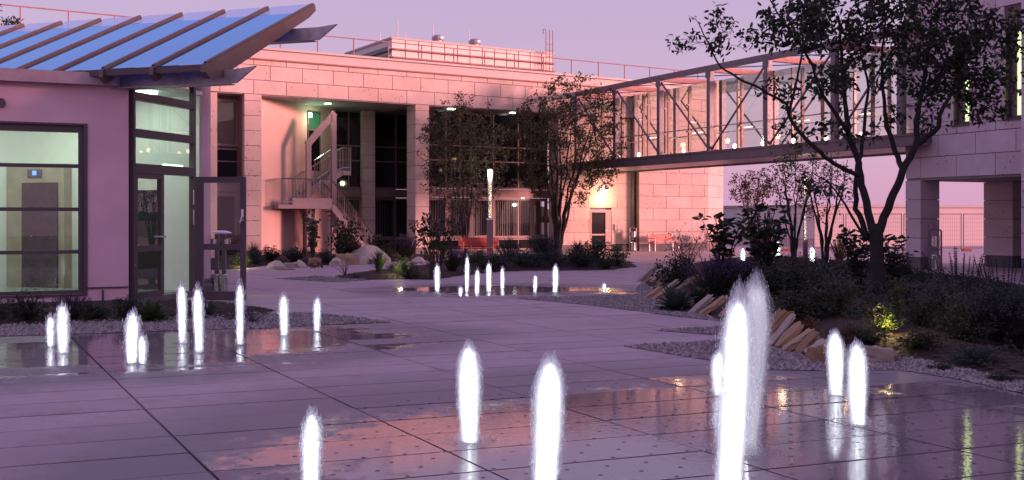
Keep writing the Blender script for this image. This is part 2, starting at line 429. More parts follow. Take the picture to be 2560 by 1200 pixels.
# ------------------------------------------------------------------ planting beds and gravel
def poly(px): return [gp(*p).xy for p in px]
def inside(p, pl):
    r = False; n = len(pl); x, y = p
    for i in range(n):
        x1, y1 = pl[i]; x2, y2 = pl[(i + 1) % n]
        if (y1 > y) != (y2 > y) and x < (x2 - x1) * (y - y1) / (y2 - y1) + x1: r = not r
    return r
def edge_d(p, pl):
    best = 1e9; p = Vector(p)
    for i in range(len(pl)):
        a = pl[i]; b_ = pl[(i + 1) % len(pl)]; ab = b_ - a
        t = max(0, min(1, (p - a).dot(ab) / max(1e-9, ab.length_squared))); best = min(best, (p - a - ab * t).length)
    return best
BEDS = []
def bed_z(x, y):
    z = 0
    for pl, H, fall in BEDS:
        if inside((x, y), pl): z = max(z, .004 + H * (1 - math.exp(-edge_d((x, y), pl) / fall)))
    return z
def gpz(px, py):                                   # ground point on the mounded beds
    z = 0.0
    for _ in range(7):
        Y = FPX * (CAMH - z) / (py - HZ); x = (px - 1280) / FPX * Y; z = .5 * z + .5 * bed_z(x, Y)
    return Vector((x, Y, z))
def subdivide(pl, step):
    out_ = []
    for i in range(len(pl)):
        a = pl[i]; b_ = pl[(i + 1) % len(pl)]; n = max(1, int((b_ - a).length / step))
        for k in range(n): out_.append(a + (b_ - a) * (k / n))
    return out_
def sheet(name, pl, step, mat, H, fall, wob=.0, z0=.004, parent=None):
    pl2 = subdivide(pl, step)
    if wob: pl2 = [p + Vector((noise.noise((p.x * 1.7, p.y * 1.7, 3)), noise.noise((p.x * 1.7, p.y * 1.7, 9)))) * wob for p in pl2]
    n = len(pl2); xs = [p.x for p in pl2]; ys = [p.y for p in pl2]; pts = list(pl2)
    y = min(ys) + step / 2
    while y < max(ys):
        x = min(xs) + step / 2
        while x < max(xs):
            q = Vector((x + rnd.uniform(-.2, .2) * step, y + rnd.uniform(-.2, .2) * step))
            if inside(q, pl2) and edge_d(q, pl2) > step * .35: pts.append(q)
            x += step
        y += step
    vs, es, fs, *_ = geometry.delaunay_2d_cdt(pts, [(i, (i + 1) % n) for i in range(n)], [list(range(n))], 1, 1e-5)
    mb = MB()
    for v in vs:
        d = edge_d(v, pl2); mb.v.append((v.x, v.y, z0 + H * (1 - math.exp(-d / fall)) + (noise.noise((v.x * 2.2, v.y * 2.2, 0)) * .05 * H / .3 if H else 0)))
    mb.f = [tuple(f) for f in fs]
    o = part(name, mb, mat, parent, smooth=True)
    for p_ in o.data.polygons:
        pass
    BEDS.append((pl2, H, fall))
    return tag(o, kind='structure'), pl2
def scatter(name, pl, n, mat, size, flat, zoff=0.0, yb=2.0, parent=None, label=None, cat=None):
    xs = [p.x for p in pl]; ys = [p.y for p in pl]; mb = MB(); rr = random.Random(len(name) + n); k = 0; tries = 0
    while k < n and tries < n * 60:
        tries += 1
        y = min(ys) + (max(ys) - min(ys)) * rr.random() ** yb; x = rr.uniform(min(xs), max(xs))
        if not inside((x, y), pl): continue
        z = bed_z(x, y) + zoff; s = size * rr.uniform(.5, 1.5); i = len(mb.v); a = rr.uniform(0, 6.28)
        ca, sa = math.cos(a), math.sin(a); w = s * rr.uniform(.5, .9); h = s * flat * rr.uniform(.6, 1.4); tl = rr.uniform(-.4, .4) * h
        mb.v += [(x + ca * s, y + sa * s, z + tl), (x - sa * w, y + ca * w, z), (x - ca * s, y - sa * s, z - tl * .3), (x + sa * w, y - ca * w, z + h * .2),
                 (x + rr.uniform(-.3, .3) * s, y + rr.uniform(-.3, .3) * s, z + h)]
        mb.f += [(i, i+1, i+4), (i+1, i+2, i+4), (i+2, i+3, i+4), (i+3, i, i+4)]; k += 1
    return tag(part(name, mb, mat, parent), label, cat, kind='stuff')

GRAVEL_R = poly([(1290, 746), (1450, 742), (1600, 737), (1590, 722), (1606, 706), (1660, 742), (1720, 772), (1820, 810), (1900, 862), (2010, 890), (2060, 900), (2190, 905), (2270, 893), (2400, 922), (2600, 965), (2600, 992), (2400, 950),
                 (2260, 926), (2060, 928), (1900, 925), (1800, 905), (1558, 866), (1800, 852), (1885, 846), (1640, 826), (1760, 820), (1860, 812), (1700, 792), (1480, 764)])
GRAVEL_L = poly([(-40, 842), (-40, 815), (200, 806), (420, 798), (640, 786), (760, 782), (880, 792), (985, 806), (820, 812), (640, 822), (420, 827), (180, 836)])
GRAVEL_M = poly([(690, 697), (790, 690), (930, 700), (840, 706)])
MULCH_L = poly([(-40, 816), (-40, 771), (320, 764), (420, 752), (560, 757), (690, 776), (660, 788), (420, 800), (200, 808)])
MULCH_B = poly([(500, 676), (610, 672), (670, 663), (800, 664), (900, 657), (1075, 652), (1092, 641), (900, 640), (700, 644), (500, 650)])
MULCH_C = poly([(832, 692), (900, 700), (1000, 698), (1080, 700), (1150, 690), (1260, 679), (1400, 676), (1500, 676), (1590, 668), (1575, 655), (1500, 648), (1400, 644), (1260, 646), (1120, 650), (1060, 666), (960, 676)])
MULCH_R = poly([(1606, 706), (1640, 690), (1690, 668), (1760, 655), (1900, 648), (2050, 655), (2240, 668), (2255, 690), (2420, 706), (2600, 726), (2600, 965), (2400, 922), (2270, 893), (2190, 904), (2060, 898), (2010, 888), (1900, 860), (1820, 808), (1720, 770), (1660, 742)])
LAWN = poly([(1960, 700), (2080, 693), (2255, 694), (2420, 709), (2600, 729), (2600, 765), (2400, 742), (2200, 722), (1980, 716)])

for nm, pl, mulch, H, fall, wob in (('central_planting_bed', MULCH_C, True, .26, 1.2, .25), ('facade_planting_bed', MULCH_B, True, .20, .8, .15),
                                    ('pavilion_planting_bed', MULCH_L, True, .10, .5, .08), ('tree_planting_bed', MULCH_R, True, .34, 1.6, .10)):
    o, p2 = sheet(nm, pl, .35, MULCH, H, fall, wob)
    n = 5200 if 'tree' in nm else 2200
    scatter('bark_chips_on_' + nm, p2, n, CHIP, .035, .35, .004, 1.6, None, {'c': 'coarse bark chips on the middle planting island', 'f': 'bark chips on the bed along the pink facade', 'p': 'bark chips on the bed under the pavilion window', 't': 'bark chips on the large bed under the near tree'}[nm[0]], 'bark chips')
for nm, pl, n, lab in (('gravel_strip', GRAVEL_R, 15000, 'grey gravel border between the paving and the rock edging'), ('gravel_strip', GRAVEL_L, 6000, 'grey gravel strip in front of the pavilion bed'), ('gravel_patch', GRAVEL_M, 800, 'small gravel patch behind the paving near the bare shrub')):
    o, p2 = sheet(nm, pl, .4, GRAV, 0, 1, .05, .003)
    scatter('gravel', p2, n, PEB, .026, .75, .001, 1.5, None, lab, 'gravel')
BEDS.append((LAWN, .36, 1.2))
# lawn blades
mb = MB(); rr = random.Random(5); xs = [p.x for p in LAWN]; ys = [p.y for p in LAWN]; k = 0
while k < 9000:
    x, y = rr.uniform(min(xs), max(xs)), rr.uniform(min(ys), max(ys))
    if not inside((x, y), LAWN): continue
    k += 1; z = bed_z(x, y) - .02; h = rr.uniform(.06, .13); a = rr.uniform(0, 6.28); w = .012; dx, dy = rr.uniform(-.05, .05), rr.uniform(-.05, .05)
    mb.quad((x - w * math.cos(a), y - w * math.sin(a), z), (x + w * math.cos(a), y + w * math.sin(a), z), (x + dx, y + dy, z + h))
tag(part('lawn_grass', mb, GRASSM), 'strip of dark lawn behind the tree bed', 'grass', kind='stuff')
# far tree line along the horizon
mb = MB(); rr = random.Random(9); x = -900
while x < 900:
    h = 4.2 + rr.uniform(-.7, .9) + 1.2 * noise.noise((x * .02, 0, 0)); w = rr.uniform(4, 9); y = 330 + rr.uniform(0, 40)
    mb.lathe([(w * .5, -.1), (w * .62, h * .35), (w * .5, h * .75), (w * .2, h)], (x, y, 0), 7); x += w * .8
tag(part('far_treeline', mb, LEAF), 'low dark line of far trees on the horizon', 'trees', kind='stuff')

# low ground cover filling the big bed
mb = MB(); rr = random.Random(15); GC = poly([(1700, 735), (1800, 690), (1960, 670), (2240, 690), (2600, 745), (2600, 905), (2460, 885), (2300, 850), (2130, 838), (2030, 830), (1900, 800), (1800, 765)])
xs = [p.x for p in GC]; ys = [p.y for p in GC]; k = 0
while k < 15000:
    y = min(ys) + (max(ys) - min(ys)) * rr.random() ** 1.5; x = rr.uniform(min(xs), max(xs))
    if not inside((x, y), GC) or noise.noise((x * .9, y * .9, 4)) < -.28 + .5 * rr.random(): continue
    k += 1; h = max(.02, .12 + .26 * noise.noise((x * .6, y * .6, 8)) + rr.uniform(-.08, .12)); z = bed_z(x, y) + h * rr.random(); a = rr.uniform(0, 6.28); L_ = rr.uniform(.05, .11); w = L_ * .25; dx, dy, dz = math.cos(a) * L_, math.sin(a) * L_, rr.uniform(-.03, .08)
    mb.quad((x, y, z), (x + dx * .5 - dy * .3, y + dy * .5 + dx * .3, z + dz * .7), (x + dx, y + dy, z + dz), (x + dx * .5 + dy * .3, y + dy * .5 - dx * .3, z + dz * .7))
tag(part('ground_cover', mb, LEAF), 'dark leafy ground cover filling the big right bed', 'ground cover', kind='stuff')

# ================================================================== main building
FA = Plane((2.58, 49.7), .8506, .5258); FM = FA.M
X = FA.x
bld = thing('office_building', 'long two-storey pink stone office building with deep window bays and flat roof', 'building', FM)
def fp(name, mb, mat, parent=None, smooth=False): return part(name, mb, mat, parent or bld, FM, smooth)
def clad(parent, M, x0, x1, rows, w, mat, front=0.0, th=.05, phase=0.0, jt=.016, stag=.5, holes=(), nm='stone_panel', face=-1):
    """panels with open joints; rows = list of z; holes = (x0, x1, z0, z1)"""
    for r, (z0, z1) in enumerate(zip(rows[:-1], rows[1:])):
        cuts = [x0]; x = x0 + phase + (stag * w if r % 2 else 0)
        while x <= x0 + .12: x += w
        while x < x1 - .12: cuts.append(x); x += w
        cuts.append(x1)
        for a, b_ in zip(cuts[:-1], cuts[1:]):
            segs = [(a, b_)]
            for hx0, hx1, hz0, hz1 in holes:
                if hz1 <= z0 + .02 or hz0 >= z1 - .02: continue
                ns = []
                for s0, s1 in segs:
                    if hx1 <= s0 or hx0 >= s1: ns.append((s0, s1)); continue
                    if hx0 > s0 + .03: ns.append((s0, hx0))
                    if hx1 < s1 - .03: ns.append((hx1, s1))
                segs = ns
            for s0, s1 in segs:
                ww, hh = round(s1 - s0 - jt, 2), round(z1 - z0 - jt, 2)
                link(nm, boxmesh(ww, th, hh, mat, .004), parent, M @ T((s0 + s1) / 2, front + face * (-th / 2) + rnd.uniform(-.002, .002), (z0 + z1) / 2))
ZB, ZC, ZP = 6.65, 8.05, 8.55                         # fascia bottom, cornice line, parapet top
XL, XR = X(-900), X(1770)
XE = XR
# roof volume, fascia backing, parapet
mb = MB().box(XL, XR, .10, 16, ZB + .01, ZC)
fp('fascia_core', mb, JOINT)
clad(bld, FM, X(440), XR, [ZB, 7.22, 7.82, ZC - .02], 1.36, STONE, .05, .05, .35, face=-1)
mb = MB().box(XL, X(440) - .02, .04, .10, ZB, ZC); fp('fascia_far_run', mb, STONE)
# stepped sheet parapet, in lengths
x = XL; k = 0
while x < XR:
    x2 = min(x + 2.75, XR); link('parapet_sheet', boxmesh(round(x2 - x - .006, 3), .12, ZP - ZC - .10, PARAPET), bld, FM @ T((x + x2) / 2, .10, (ZC + ZP) / 2 - .04)); x = x2
fp('cornice', MB().box(XL, XR, -.03, .14, ZC, ZC + .045).box(XL, XR, .0, .1, ZC - .018, ZC), SEAM)
fp('parapet_cap', MB().box(XL, XR, -.06, .35, ZP - .09, ZP), PARAPET)
fp('roof', MB().box(XL, XR, .36, 16, ZC + .01, ZC + .15), CONC)
# roof railing
rail = fp('roof_railing', MB().tube([(XL, .45, ZP + .78), (XR - .3, .45, ZP + .78)], .024, 6), RAILRED)
x = XR - .3
while x > X(-200):
    part('railing_post', MB().tube([(x, .45, ZC), (x, .45, ZP + .80)], .026, 6), RAILRED, rail, FM); x -= 1.62
# penthouse
PD = 7.0
px0, px1 = X(980, PD), X(1383, PD); zp = FA.z(980, 97, PD); print('penthouse', px0, px1, zp)
pent = fp('penthouse', MB().box(px0, px1, PD, PD + 6, ZC, zp), SHEETW)
part('penthouse_cap', MB().box(px0 - .06, px1 + .06, PD - .06, PD + 6.06, zp, zp + .10), PARAPET, pent, FM)
for i in range(1, 13):
    x = px0 + (px1 - px0) * i / 13; part('seam', MB().box(x - .015, x + .015, PD - .02, PD - .002, ZC, zp - .01), SEAM, pent, FM)
for i in range(3):
    z = zp - .55 - i * .42; part('louver_band', MB().box(px0 + .0, px1 + .05, PD - .16, PD - .03, z, z + .07), SEAM, pent, FM)
for i in range(5):
    z = ZC + .4 + i * .42; part('side_louver', MB().box(px0 - .20, px0 - .02, PD + .02, PD + 6, z, z + .20), STEEL, pent, FM)
for p in (1095, 1187):
    x = X(p, PD + 2); v = fp('roof_vent', MB().lathe([(.22, zp), (.22, zp + .62), (.18, zp + .64)], (x, PD + 2, 0), 12), SHEETW)
    part('vent_cap', MB().lathe([(.30, zp + .52), (.34, zp + .60), (.34, zp + .70), (.24, zp + .80), (.1, zp + .83)], (x, PD + 2, 0), 12), GALV, v, FM)
for p, h in ((994, 1.6), (1014, 1.0), (1082, 1.6), (1172, 1.5), (951, .9)):
    x = X(p, PD + 3); fp('lightning_rod', MB().tube([(x, PD + 3, ZC), (x, PD + 3, zp + h)], [.03, .02], 5), SHEETW)
lad = fp('roof_ladder', MB().tube([(X(1365, 6.6), 6.6, ZC), (X(1365, 6.6), 6.6, zp + 1.25), (X(1358, 6.6), 6.6, zp + 1.28), (X(1358, 6.6), 6.6, zp + 1.0)], .025, 5)
         .tube([(X(1374, 6.6), 6.6, ZC), (X(1374, 6.6), 6.6, zp + 1.25)], .025, 5).tube([(X(1382, 6.6), 6.6, ZC), (X(1382, 6.6), 6.6, zp + 1.25)], .025, 5), RAILRED)
for i in range(9): part('rung', MB().tube([(X(1365, 6.6), 6.6, ZP + i * .33), (X(1382, 6.6), 6.6, ZP + i * .33)], .016, 5), RAILRED, lad, FM)

# columns
COURSE = .603
rows_col = [0.35 + i * COURSE for i in range(11)]; rows_col[-1] = ZB
def column(xa, xb, y0=.05, y1=.9, zt=ZB, mat=STONE):
    c = fp('column', MB().box(xa + .05, xb - .05, y0 + .05, y1, 0, zt + .05), JOINT)
    part('plinth', MB().box(xa + .02, xb - .02, y0 + .02, y1 + .02, 0, .34), CONC, c, FM)
    rows = [.35]
    while rows[-1] + COURSE * 1.3 < zt: rows.append(rows[-1] + COURSE)
    rows.append(zt)
    for z0, z1 in zip(rows[:-1], rows[1:]):
        link('stone_block', boxmesh(round(xb - xa, 2), round(y1 - y0, 2), round(z1 - z0 - .016, 3), mat, .004), c, FM @ T((xa + xb) / 2, (y0 + y1) / 2, (z0 + z1) / 2))
    return c
cA = (X(612), X(655)); cB = (X(1040), X(1074)); cC = (X(1398), X(1430))
for c in (cA, cB, cC): column(*c)

def window(x0, x1, z0, z1, d, vs=(), hs=(), fr=.07, mat=FRAME_B, pane=GLASS_D, blind=False, name='window', deep=.10):
    """framed window: outer frame with mullions at vs and transoms at hs, a pane in every field"""
    f = MB().box(x0, x0 + fr, d, d + deep, z0, z1).box(x1 - fr, x1, d, d + deep, z0, z1).box(x0 + fr, x1 - fr, d, d + deep, z1 - fr, z1).box(x0 + fr, x1 - fr, d, d + deep, z0, z0 + fr)
    w = fp(name, f, mat)
    xs = [x0 + fr] + list(vs) + [x1 - fr]; zs = [z0 + fr] + list(hs) + [z1 - fr]
    for v in vs: part('mullion', MB().box(v - fr * .4, v + fr * .4, d + .004, d + deep - .004, z0 + fr, z1 - fr), mat, w, FM)
    for h in hs:
        for a, b_ in zip(xs[:-1], xs[1:]):
            part('transom', MB().box(a + (fr * .4 if a != x0 + fr else 0), b_ - (fr * .4 if b_ != x1 - fr else 0), d + .008, d + deep - .008, h - fr * .4, h + fr * .4), mat, w, FM)
    for a, b_ in zip(xs[:-1], xs[1:]):
        for e, f_ in zip(zs[:-1], zs[1:]):
            part('pane', MB().box(a, b_, d + deep * .45, d + deep * .45 + .02, e, f_), pane, w, FM)
    if blind:
        bm_ = MB(); x = x0 + fr + .03
        while x < x1 - fr - .02:
            a = rnd.uniform(.5, .9); bm_.quad((x, d + .22, z0 + .1), (x + .10 * math.cos(a), d + .22 + .10 * math.sin(a), z0 + .1), (x + .10 * math.cos(a), d + .22 + .10 * math.sin(a), z1 - .1), (x, d + .22, z1 - .1)); x += .125
        part('vertical_blind', bm_, BLIND, w, FM)['kind'] = 'stuff'
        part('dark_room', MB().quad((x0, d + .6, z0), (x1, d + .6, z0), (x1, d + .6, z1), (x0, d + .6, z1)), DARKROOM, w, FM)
    return w
def Z(px, py, d): return FA.z(px, py, d)

# bay beside the pavilion (windows set back)
d = .75; a0, a1 = X(420, d), X(597, d)
fp('bay_reveal', MB().box(X(595, d), cA[0] + .3, .3, d + .5, 0, ZB).box(a0, a1 + .3, d + .16, d + .4, 0, ZB), FRAME_B)
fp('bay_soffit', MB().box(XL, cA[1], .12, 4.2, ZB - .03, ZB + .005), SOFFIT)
wL = X(533, d)
window(wL, a1, 4.55, 6.45, d, (), (), .12, pane=GLASS, blind=True)
window(wL, a1, 3.05, 4.47, d, (), (3.95,), .06)
fp('spandrel', MB().box(a0, a1, d - .04, d + .14, 2.72, 3.02), FRAME_B)
window(wL, a1, .78, 2.70, d, (), (), .16, pane=GLASS, blind=False)
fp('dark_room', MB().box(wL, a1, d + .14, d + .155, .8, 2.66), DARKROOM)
window(wL, a1, .10, .74, d, (), (), .06)
fp('blank_wall', MB().box(XL, wL - .02, .12, .9, 0, ZB), STONE)

# stair bay: soffit, slanting plaster wall, recessed glazing, inner column
DB = 3.6
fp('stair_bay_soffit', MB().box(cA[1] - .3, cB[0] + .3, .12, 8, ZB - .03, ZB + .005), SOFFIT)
pw0 = (cA[1] + .0, .55); pw1 = (X(838, DB), DB)
def line2(p): return [p[0], p[1]]
dx, dy = pw1[0] - pw0[0], pw1[1] - pw0[1]; L = math.hypot(dx, dy); nx, ny = dy / L, -dx / L
mb = MB().prism([pw0, pw1, (pw1[0] + .1, pw1[1] + .3), (pw0[0] - .2, pw0[1] + .4)], .14, ZB - .03)
wall = fp('slanting_wall', mb, PLASTER_W)
part('plinth', MB().prism([(pw0[0] - ny * 0 + nx * .01, pw0[1] + ny * .01), (pw1[0] + nx * .01, pw1[1] + ny * .01), (pw1[0], pw1[1] + .2), (pw0[0], pw0[1] + .2)], 0, .138), CONC, wall, FM)
def on_wall(px):                                       # parameter along the slanting wall for a pixel column
    lo, hi = 0.0, 1.0
    for _ in range(40):
        m_ = (lo + hi) / 2; w_ = FM @ Vector((pw0[0] + dx * m_, pw0[1] + dy * m_, 0))
        if 1280 + FPX * w_.x / w_.y < px: lo = m_
        else: hi = m_
    return lo * L
WMx = FM @ T(pw0[0], pw0[1], 0) @ Matrix.Rotation(math.atan2(dy, dx), 4, 'Z')
t0, t1 = on_wall(768), on_wall(799)
gd = part('upper_door', MB().box(t0, t0 + .06, -.05, .03, 3.72, 6.35).box(t1 - .06, t1, -.05, .03, 3.72, 6.35).box(t0 + .06, t1 - .06, -.05, .03, 6.28, 6.35).box(t0 + .06, t1 - .06, -.05, .03, 5.5, 5.58), STEEL, bld, WMx)
part('pane', MB().box(t0 + .06, t1 - .06, -.02, .0, 3.75, 5.5), GLASS_D, gd, WMx)
part('lit_pane', MB().box(t0 + .06, t1 - .06, -.02, .0, 5.58, 6.28), PANE_G2, gd, WMx)
part('door_lamp', MB().box(t0 + .04, t0 + .20, -.12, -.05, 6.08, 6.26), LAMPC, gd, WMx)
lamp('door_lamp_light', 'POINT', gd, (WMx @ Vector((t0 + .15, -.45, 5.95))), 15, (.50, 1, .56), .1)
cl = fp('downlight', MB().lathe([(.13, ZB - .06), (.14, ZB - .031)], (X(820, 1.5), 1.5, 0), 14), LAMPW)
lamp('downlight_light', 'SPOT', cl, FM @ Vector((X(820, 1.5), 1.5, ZB - .1)), 20, (1, .8, .5), .08)
# inner glazing of the stair bay
def curtain(x0, x1, d, vs, name='curtain_wall'):
    window(x0, x1, 3.02, ZB - .04, d, vs, (4.30, 4.98), .075, name=name)
    fp('spandrel', MB().box(x0 - .05, x1 + .05, d - .12, d + .14, 2.62, 3.0), FRAME_B)
gi0, gi1 = X(836, DB), X(908, DB); gj0, gj1 = X(935, DB), X(1075, DB)
curtain(gi0, gi1, DB, (X(872, DB),)); curtain(gj0, gj1, DB, (X(990, DB), ))
window(gi0, gi1, .6, 2.6, DB, (X(872, DB),), (), .1, pane=GLASS, blind=True); window(gj0, gj1, .7, 2.6, DB, (X(988, DB),), (), .10, pane=GLASS, blind=True)
window(gi0, gi1, .0, .58, DB, (X(872, DB),), (), .06); window(gj0, gj1, .0, .68, DB, (X(988, DB),), (), .06)
cc = column(X(906, 3.4), X(937, 3.4), 3.38, 4.0, ZB - .04)
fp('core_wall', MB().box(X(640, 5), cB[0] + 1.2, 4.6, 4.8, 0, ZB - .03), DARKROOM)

# glazed bay behind the two slim trees
DG = 1.0; ga, gb = cB[1] + .0, cC[0] - .0
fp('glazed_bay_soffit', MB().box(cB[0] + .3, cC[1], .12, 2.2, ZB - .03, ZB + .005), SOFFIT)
vs = [X(p, DG) for p in (1115, 1150, 1178, 1234, 1296, 1328)]
curtain(ga, gb, DG, vs)
low = [ga] + [X(p, DG) for p in (1120, 1178, 1233, 1330)] + [gb]
for k, (a, b_) in enumerate(zip(low[:-1], low[1:])):
    if k == 3: window(a, b_, .72, 2.6, DG, (X(1296, DG),), (), .10, pane=GLASS, blind=True)
    else: window(a, b_, .72, 2.6, DG, (), (), .13, pane=GLASS, blind=True)
window(ga, gb, .16, .69, DG, [X(p, DG) for p in (1178, 1234, 1296, 1328)], (), .06)
fp('bay_plinth', MB().box(ga, gb, DG - .05, DG + .5, 0, .15), CONC)
for p, q, e in ((1280, 512, 3), (1301, 497, 2)):
    x = X(p, DG + .4); z = Z(p, q, DG + .4); cl = fp('office_light', MB().box(x - .07, x + .07, DG + .16, DG + .2, z - .06, z + .06), LAMPC)
for p, q in ((1128, 284), (1284, 307)):
    x = X(p, DG - .4); fp('soffit_light', MB().box(x - .16, x + .16, DG - .5, DG - .3, ZB - .07, ZB - .032), LAMPC)

# door wall under the bridge (set back) and end wall (forward)
dd = .42; wr0 = X(1598); ha, hb = X(1475, dd), X(1529, dd); zt = Z(1500, 524, dd)
rows = [.35 + i * COURSE * 1.0 for i in range(12)]; rows[-1] = ZB; rows = [r for r in rows if r < ZB - .2] + [ZB]
fp('door_wall_core', MB().box(cC[1], ha - .05, dd + .06, dd + .6, 0, ZB).box(hb + .05, wr0 + .2, dd + .06, dd + .6, 0, ZB).box(ha - .05, hb + .05, dd + .06, dd + .6, zt + .05, ZB), JOINT)
clad(bld, FM, cC[1] + .015, wr0 - .02, rows, 1.75, STONE, dd, .05, .4, holes=((ha, hb, 0, zt),), face=-1)
fp('door_wall_plinth', MB().box(cC[1] + .015, ha, dd + .01, dd + .055, 0, .34), CONC); fp('door_wall_plinth', MB().box(hb, wr0 - .02, dd + .01, dd + .055, 0, .34), CONC)
dr = fp('door', MB().box(ha, ha + .10, dd - .01, dd + .3, 0, zt).box(hb - .36, hb, dd + .02, dd + .3, 0, zt).box(ha + .10, hb - .36, dd - .01, dd + .3, zt - .14, zt).box(ha + .10, hb - .36, dd + .04, dd + .10, .80, .88).box(ha + .10, hb - .36, dd + .04, dd + .10, .0, .14), FRAME_B)
part('upper_pane', MB().box(ha + .10, hb - .36, dd + .06, dd + .08, .88, zt - .14), GLASS_D, dr, FM)
part('lower_pane', MB().box(ha + .10, hb - .36, dd + .06, dd + .08, .14, .80), GLASS_D, dr, FM)
part('handle', MB().bar((hb - .42, dd - .05, 1.06), (hb - .27, dd - .05, 1.06), .03).bar((hb - .30, dd - .06, 1.06), (hb - .30, dd + .03, 1.06), .03), CHROME, dr, FM)
fp('intercom', MB().box(X(1535, dd), X(1540, dd), dd - .06, dd - .002, 1.05, 1.36), STEEL)
# end wall
fp('end_wall_core', MB().box(wr0 + .05, XR - .02, .06, 1.2, 0, ZB).box(wr0 + .02, wr0 + .05, .06, 1.0, 0, ZB), JOINT)
clad(bld, FM, wr0, XR, rows, 1.72, STONE, .0, .05, .9, face=-1)
fp('end_wall_plinth', MB().box(wr0 + .01, XR, .012, .055, 0, .34), CONC)
fp('shade_strip', MB().tube([(wr0 - .10, dd - .10, 0), (wr0 - .10, dd - .10, ZB)], .07, 8), STEEL)  # dark strip standing in for the shade beside the end wall
# turned end face of the block
e0 = FM @ Vector((XR, 0, 0)); e1p = (1808 - 1280) / FPX; ed = Vector((.45, .893)); t = (e0.x - e1p * e0.y) / (e1p * ed.y - ed.x)
EM = frame(e0.xy, ed.x, ed.y)
part('turned_end_core', MB().box(0.02, t - .02, .06, 4, 0, ZP), JOINT, bld, EM)
clad(bld, EM, .005, t, rows + [7.22, 7.82, ZP], 1.6, STONE, .0, .05, .5, face=-1)
part('turned_end_cap', MB().box(-.05, t + .05, -.08, 4, ZP, ZP + .06), PARAPET, bld, EM)

# oval wall lamp above the door
lx = X(1503, dd); lz = Z(1503, 478, dd)
wl = thing('wall_lamp', 'glowing oval wall lamp above the side door under the bridge', 'lamp', FM @ T(lx, dd - .05, lz))
WLm = WM[wl]
part('bracket', MB().box(-.22, .10, .0, .045, -.08, .12), STEEL, wl, WLm)
part('glass_bulb', MB().lathe([(.05, -.13), (.2, -.10), (.27, -.02), (.25, .07), (.14, .13), (.04, .14)], (0, -.16, 0), 16, 1, .62), LAMPW, wl, WLm, True)
lamp('lamp_light', 'POINT', wl, WLm @ Vector((0, -.38, -.30)), 40, (1, .72, .30), .12)

# ================================================================== outside stair
st = thing('outside_staircase', 'galvanised steel staircase with half landing and railings in the stair bay', 'staircase', FM @ T(X(800, 1), 1, 0))
def sp_(name, mb, mat, parent=None): return part(name, mb, mat, parent or st, FM)
lx0, lx1 = X(700, .6), X(826, .6); zl = FA.z(760, 505, .6); zu = FA.z(850, 428, 2.6)
xg = X(903, 1.2)                                       # foot of the lower flight
print('stair', lx0, lx1, zl, zu, xg)
sp_('landing', MB().box(lx0 - .15, lx1, .35, 2.7, zl - .28, zl - .12).box(lx0 + .45, lx1, .36, .42, zl - .118, zl + .16), STAIRM)
n1 = 12
for i in range(n1):
    f0 = i / n1; x = xg + (lx1 - xg) * f0; zz = zl * (i + 1) / (n1 + 1)
    sp_('step', MB().box(x + (lx1 - xg) / n1 - .02, x, .42, 1.42, zz - .05, zz), STAIRM)
for y in (.38, 1.46): sp_('stringer', MB().bar((xg + .1, y, .0), (lx1, y, zl - .16), .06, .26), STAIRM)
xu = X(842, 2.2); n2 = 9; xs_ = lx0 + .9
for i in range(n2):
    x = xs_ + (xu - xs_) * i / n2; zz = zl + (zu - zl) * (i + 1) / (n2 + 1)
    sp_('step', MB().box(x, x + (xu - xs_) / n2 + .02, 1.6, 2.62, zz - .05, zz).box(x, x + .02, 1.6, 2.62, zz - .15, zz - .052), STAIRM)
for y in (1.56, 2.66): sp_('stringer', MB().bar((xs_ - .05, y, zl - .1), (xu, y, zu - .1), .06, .24), STAIRM)
sp_('upper_landing', MB().box(xu, X(866, 2.0), 1.5, 3.5, zu - .22, zu - .02), STAIRM)
pA, pB = X(771, .75), X(834, .75); zA, zBt = FA.z(771, 362, .75), FA.z(834, 285, .75)
sp_('main_post', MB().box(pA - .10, pA + .10, .66, .86, 0, zA), STAIRM); sp_('main_post', MB().box(pB - .10, pB + .10, .66, .86, 0, zBt), STAIRM)
sp_('raking_beam', MB().bar((pA - .05, .76, zA), (pB + .05, .76, zBt + .05), .16, .26), STAIRM)
sp_('lower_brace', MB().box(pA - .05, pA + .35, .9, 1.3, 0, zl - .28), STEEL)
sp_('diagonal_strut', MB().bar((pA + .1, .8, zl + .95), (lx1 - .1, .5, zl + .05), .05), STEEL)
def railing(a, b_, h, sp=.135, name='railing'):
    a = Vector(a); b_ = Vector(b_); r = sp_(name, MB().tube([a + Vector((0, 0, h)), b_ + Vector((0, 0, h))], .028, 6).tube([a + Vector((0, 0, .12)), b_ + Vector((0, 0, .12))], .014, 5), CHROME)
    n = max(2, int((b_ - a).length / sp))
    for k in range(n + 1):
        p = a + (b_ - a) * (k / n); part('baluster', MB().tube([p + Vector((0, 0, .02 if k % 6 else -.12)), p + Vector((0, 0, h))], .010 if k % 6 else .02, 4), STAIRM, r, FM)
railing((lx0, .4, zl - .12), (lx1, .4, zl - .12), 1.08); railing((lx0, .4, zl - .12), (lx0, 2.6, zl - .12), 1.08)
railing((lx1, .36, zl - .1), (xg + .1, .36, .05), 1.0); railing((lx1, 1.5, zl - .1), (xg + .1, 1.5, .05), 1.0)
railing((xs_, 1.54, zl), (xu, 1.54, zu), 1.0); railing((xs_, 2.68, zl), (xu, 2.68, zu), 1.0)
railing((xu, 1.52, zu), (X(866, 2.0), 1.52, zu), 1.0); railing((X(866, 2.0), 1.52, zu), (X(866, 2.0), 3.4, zu), 1.0)

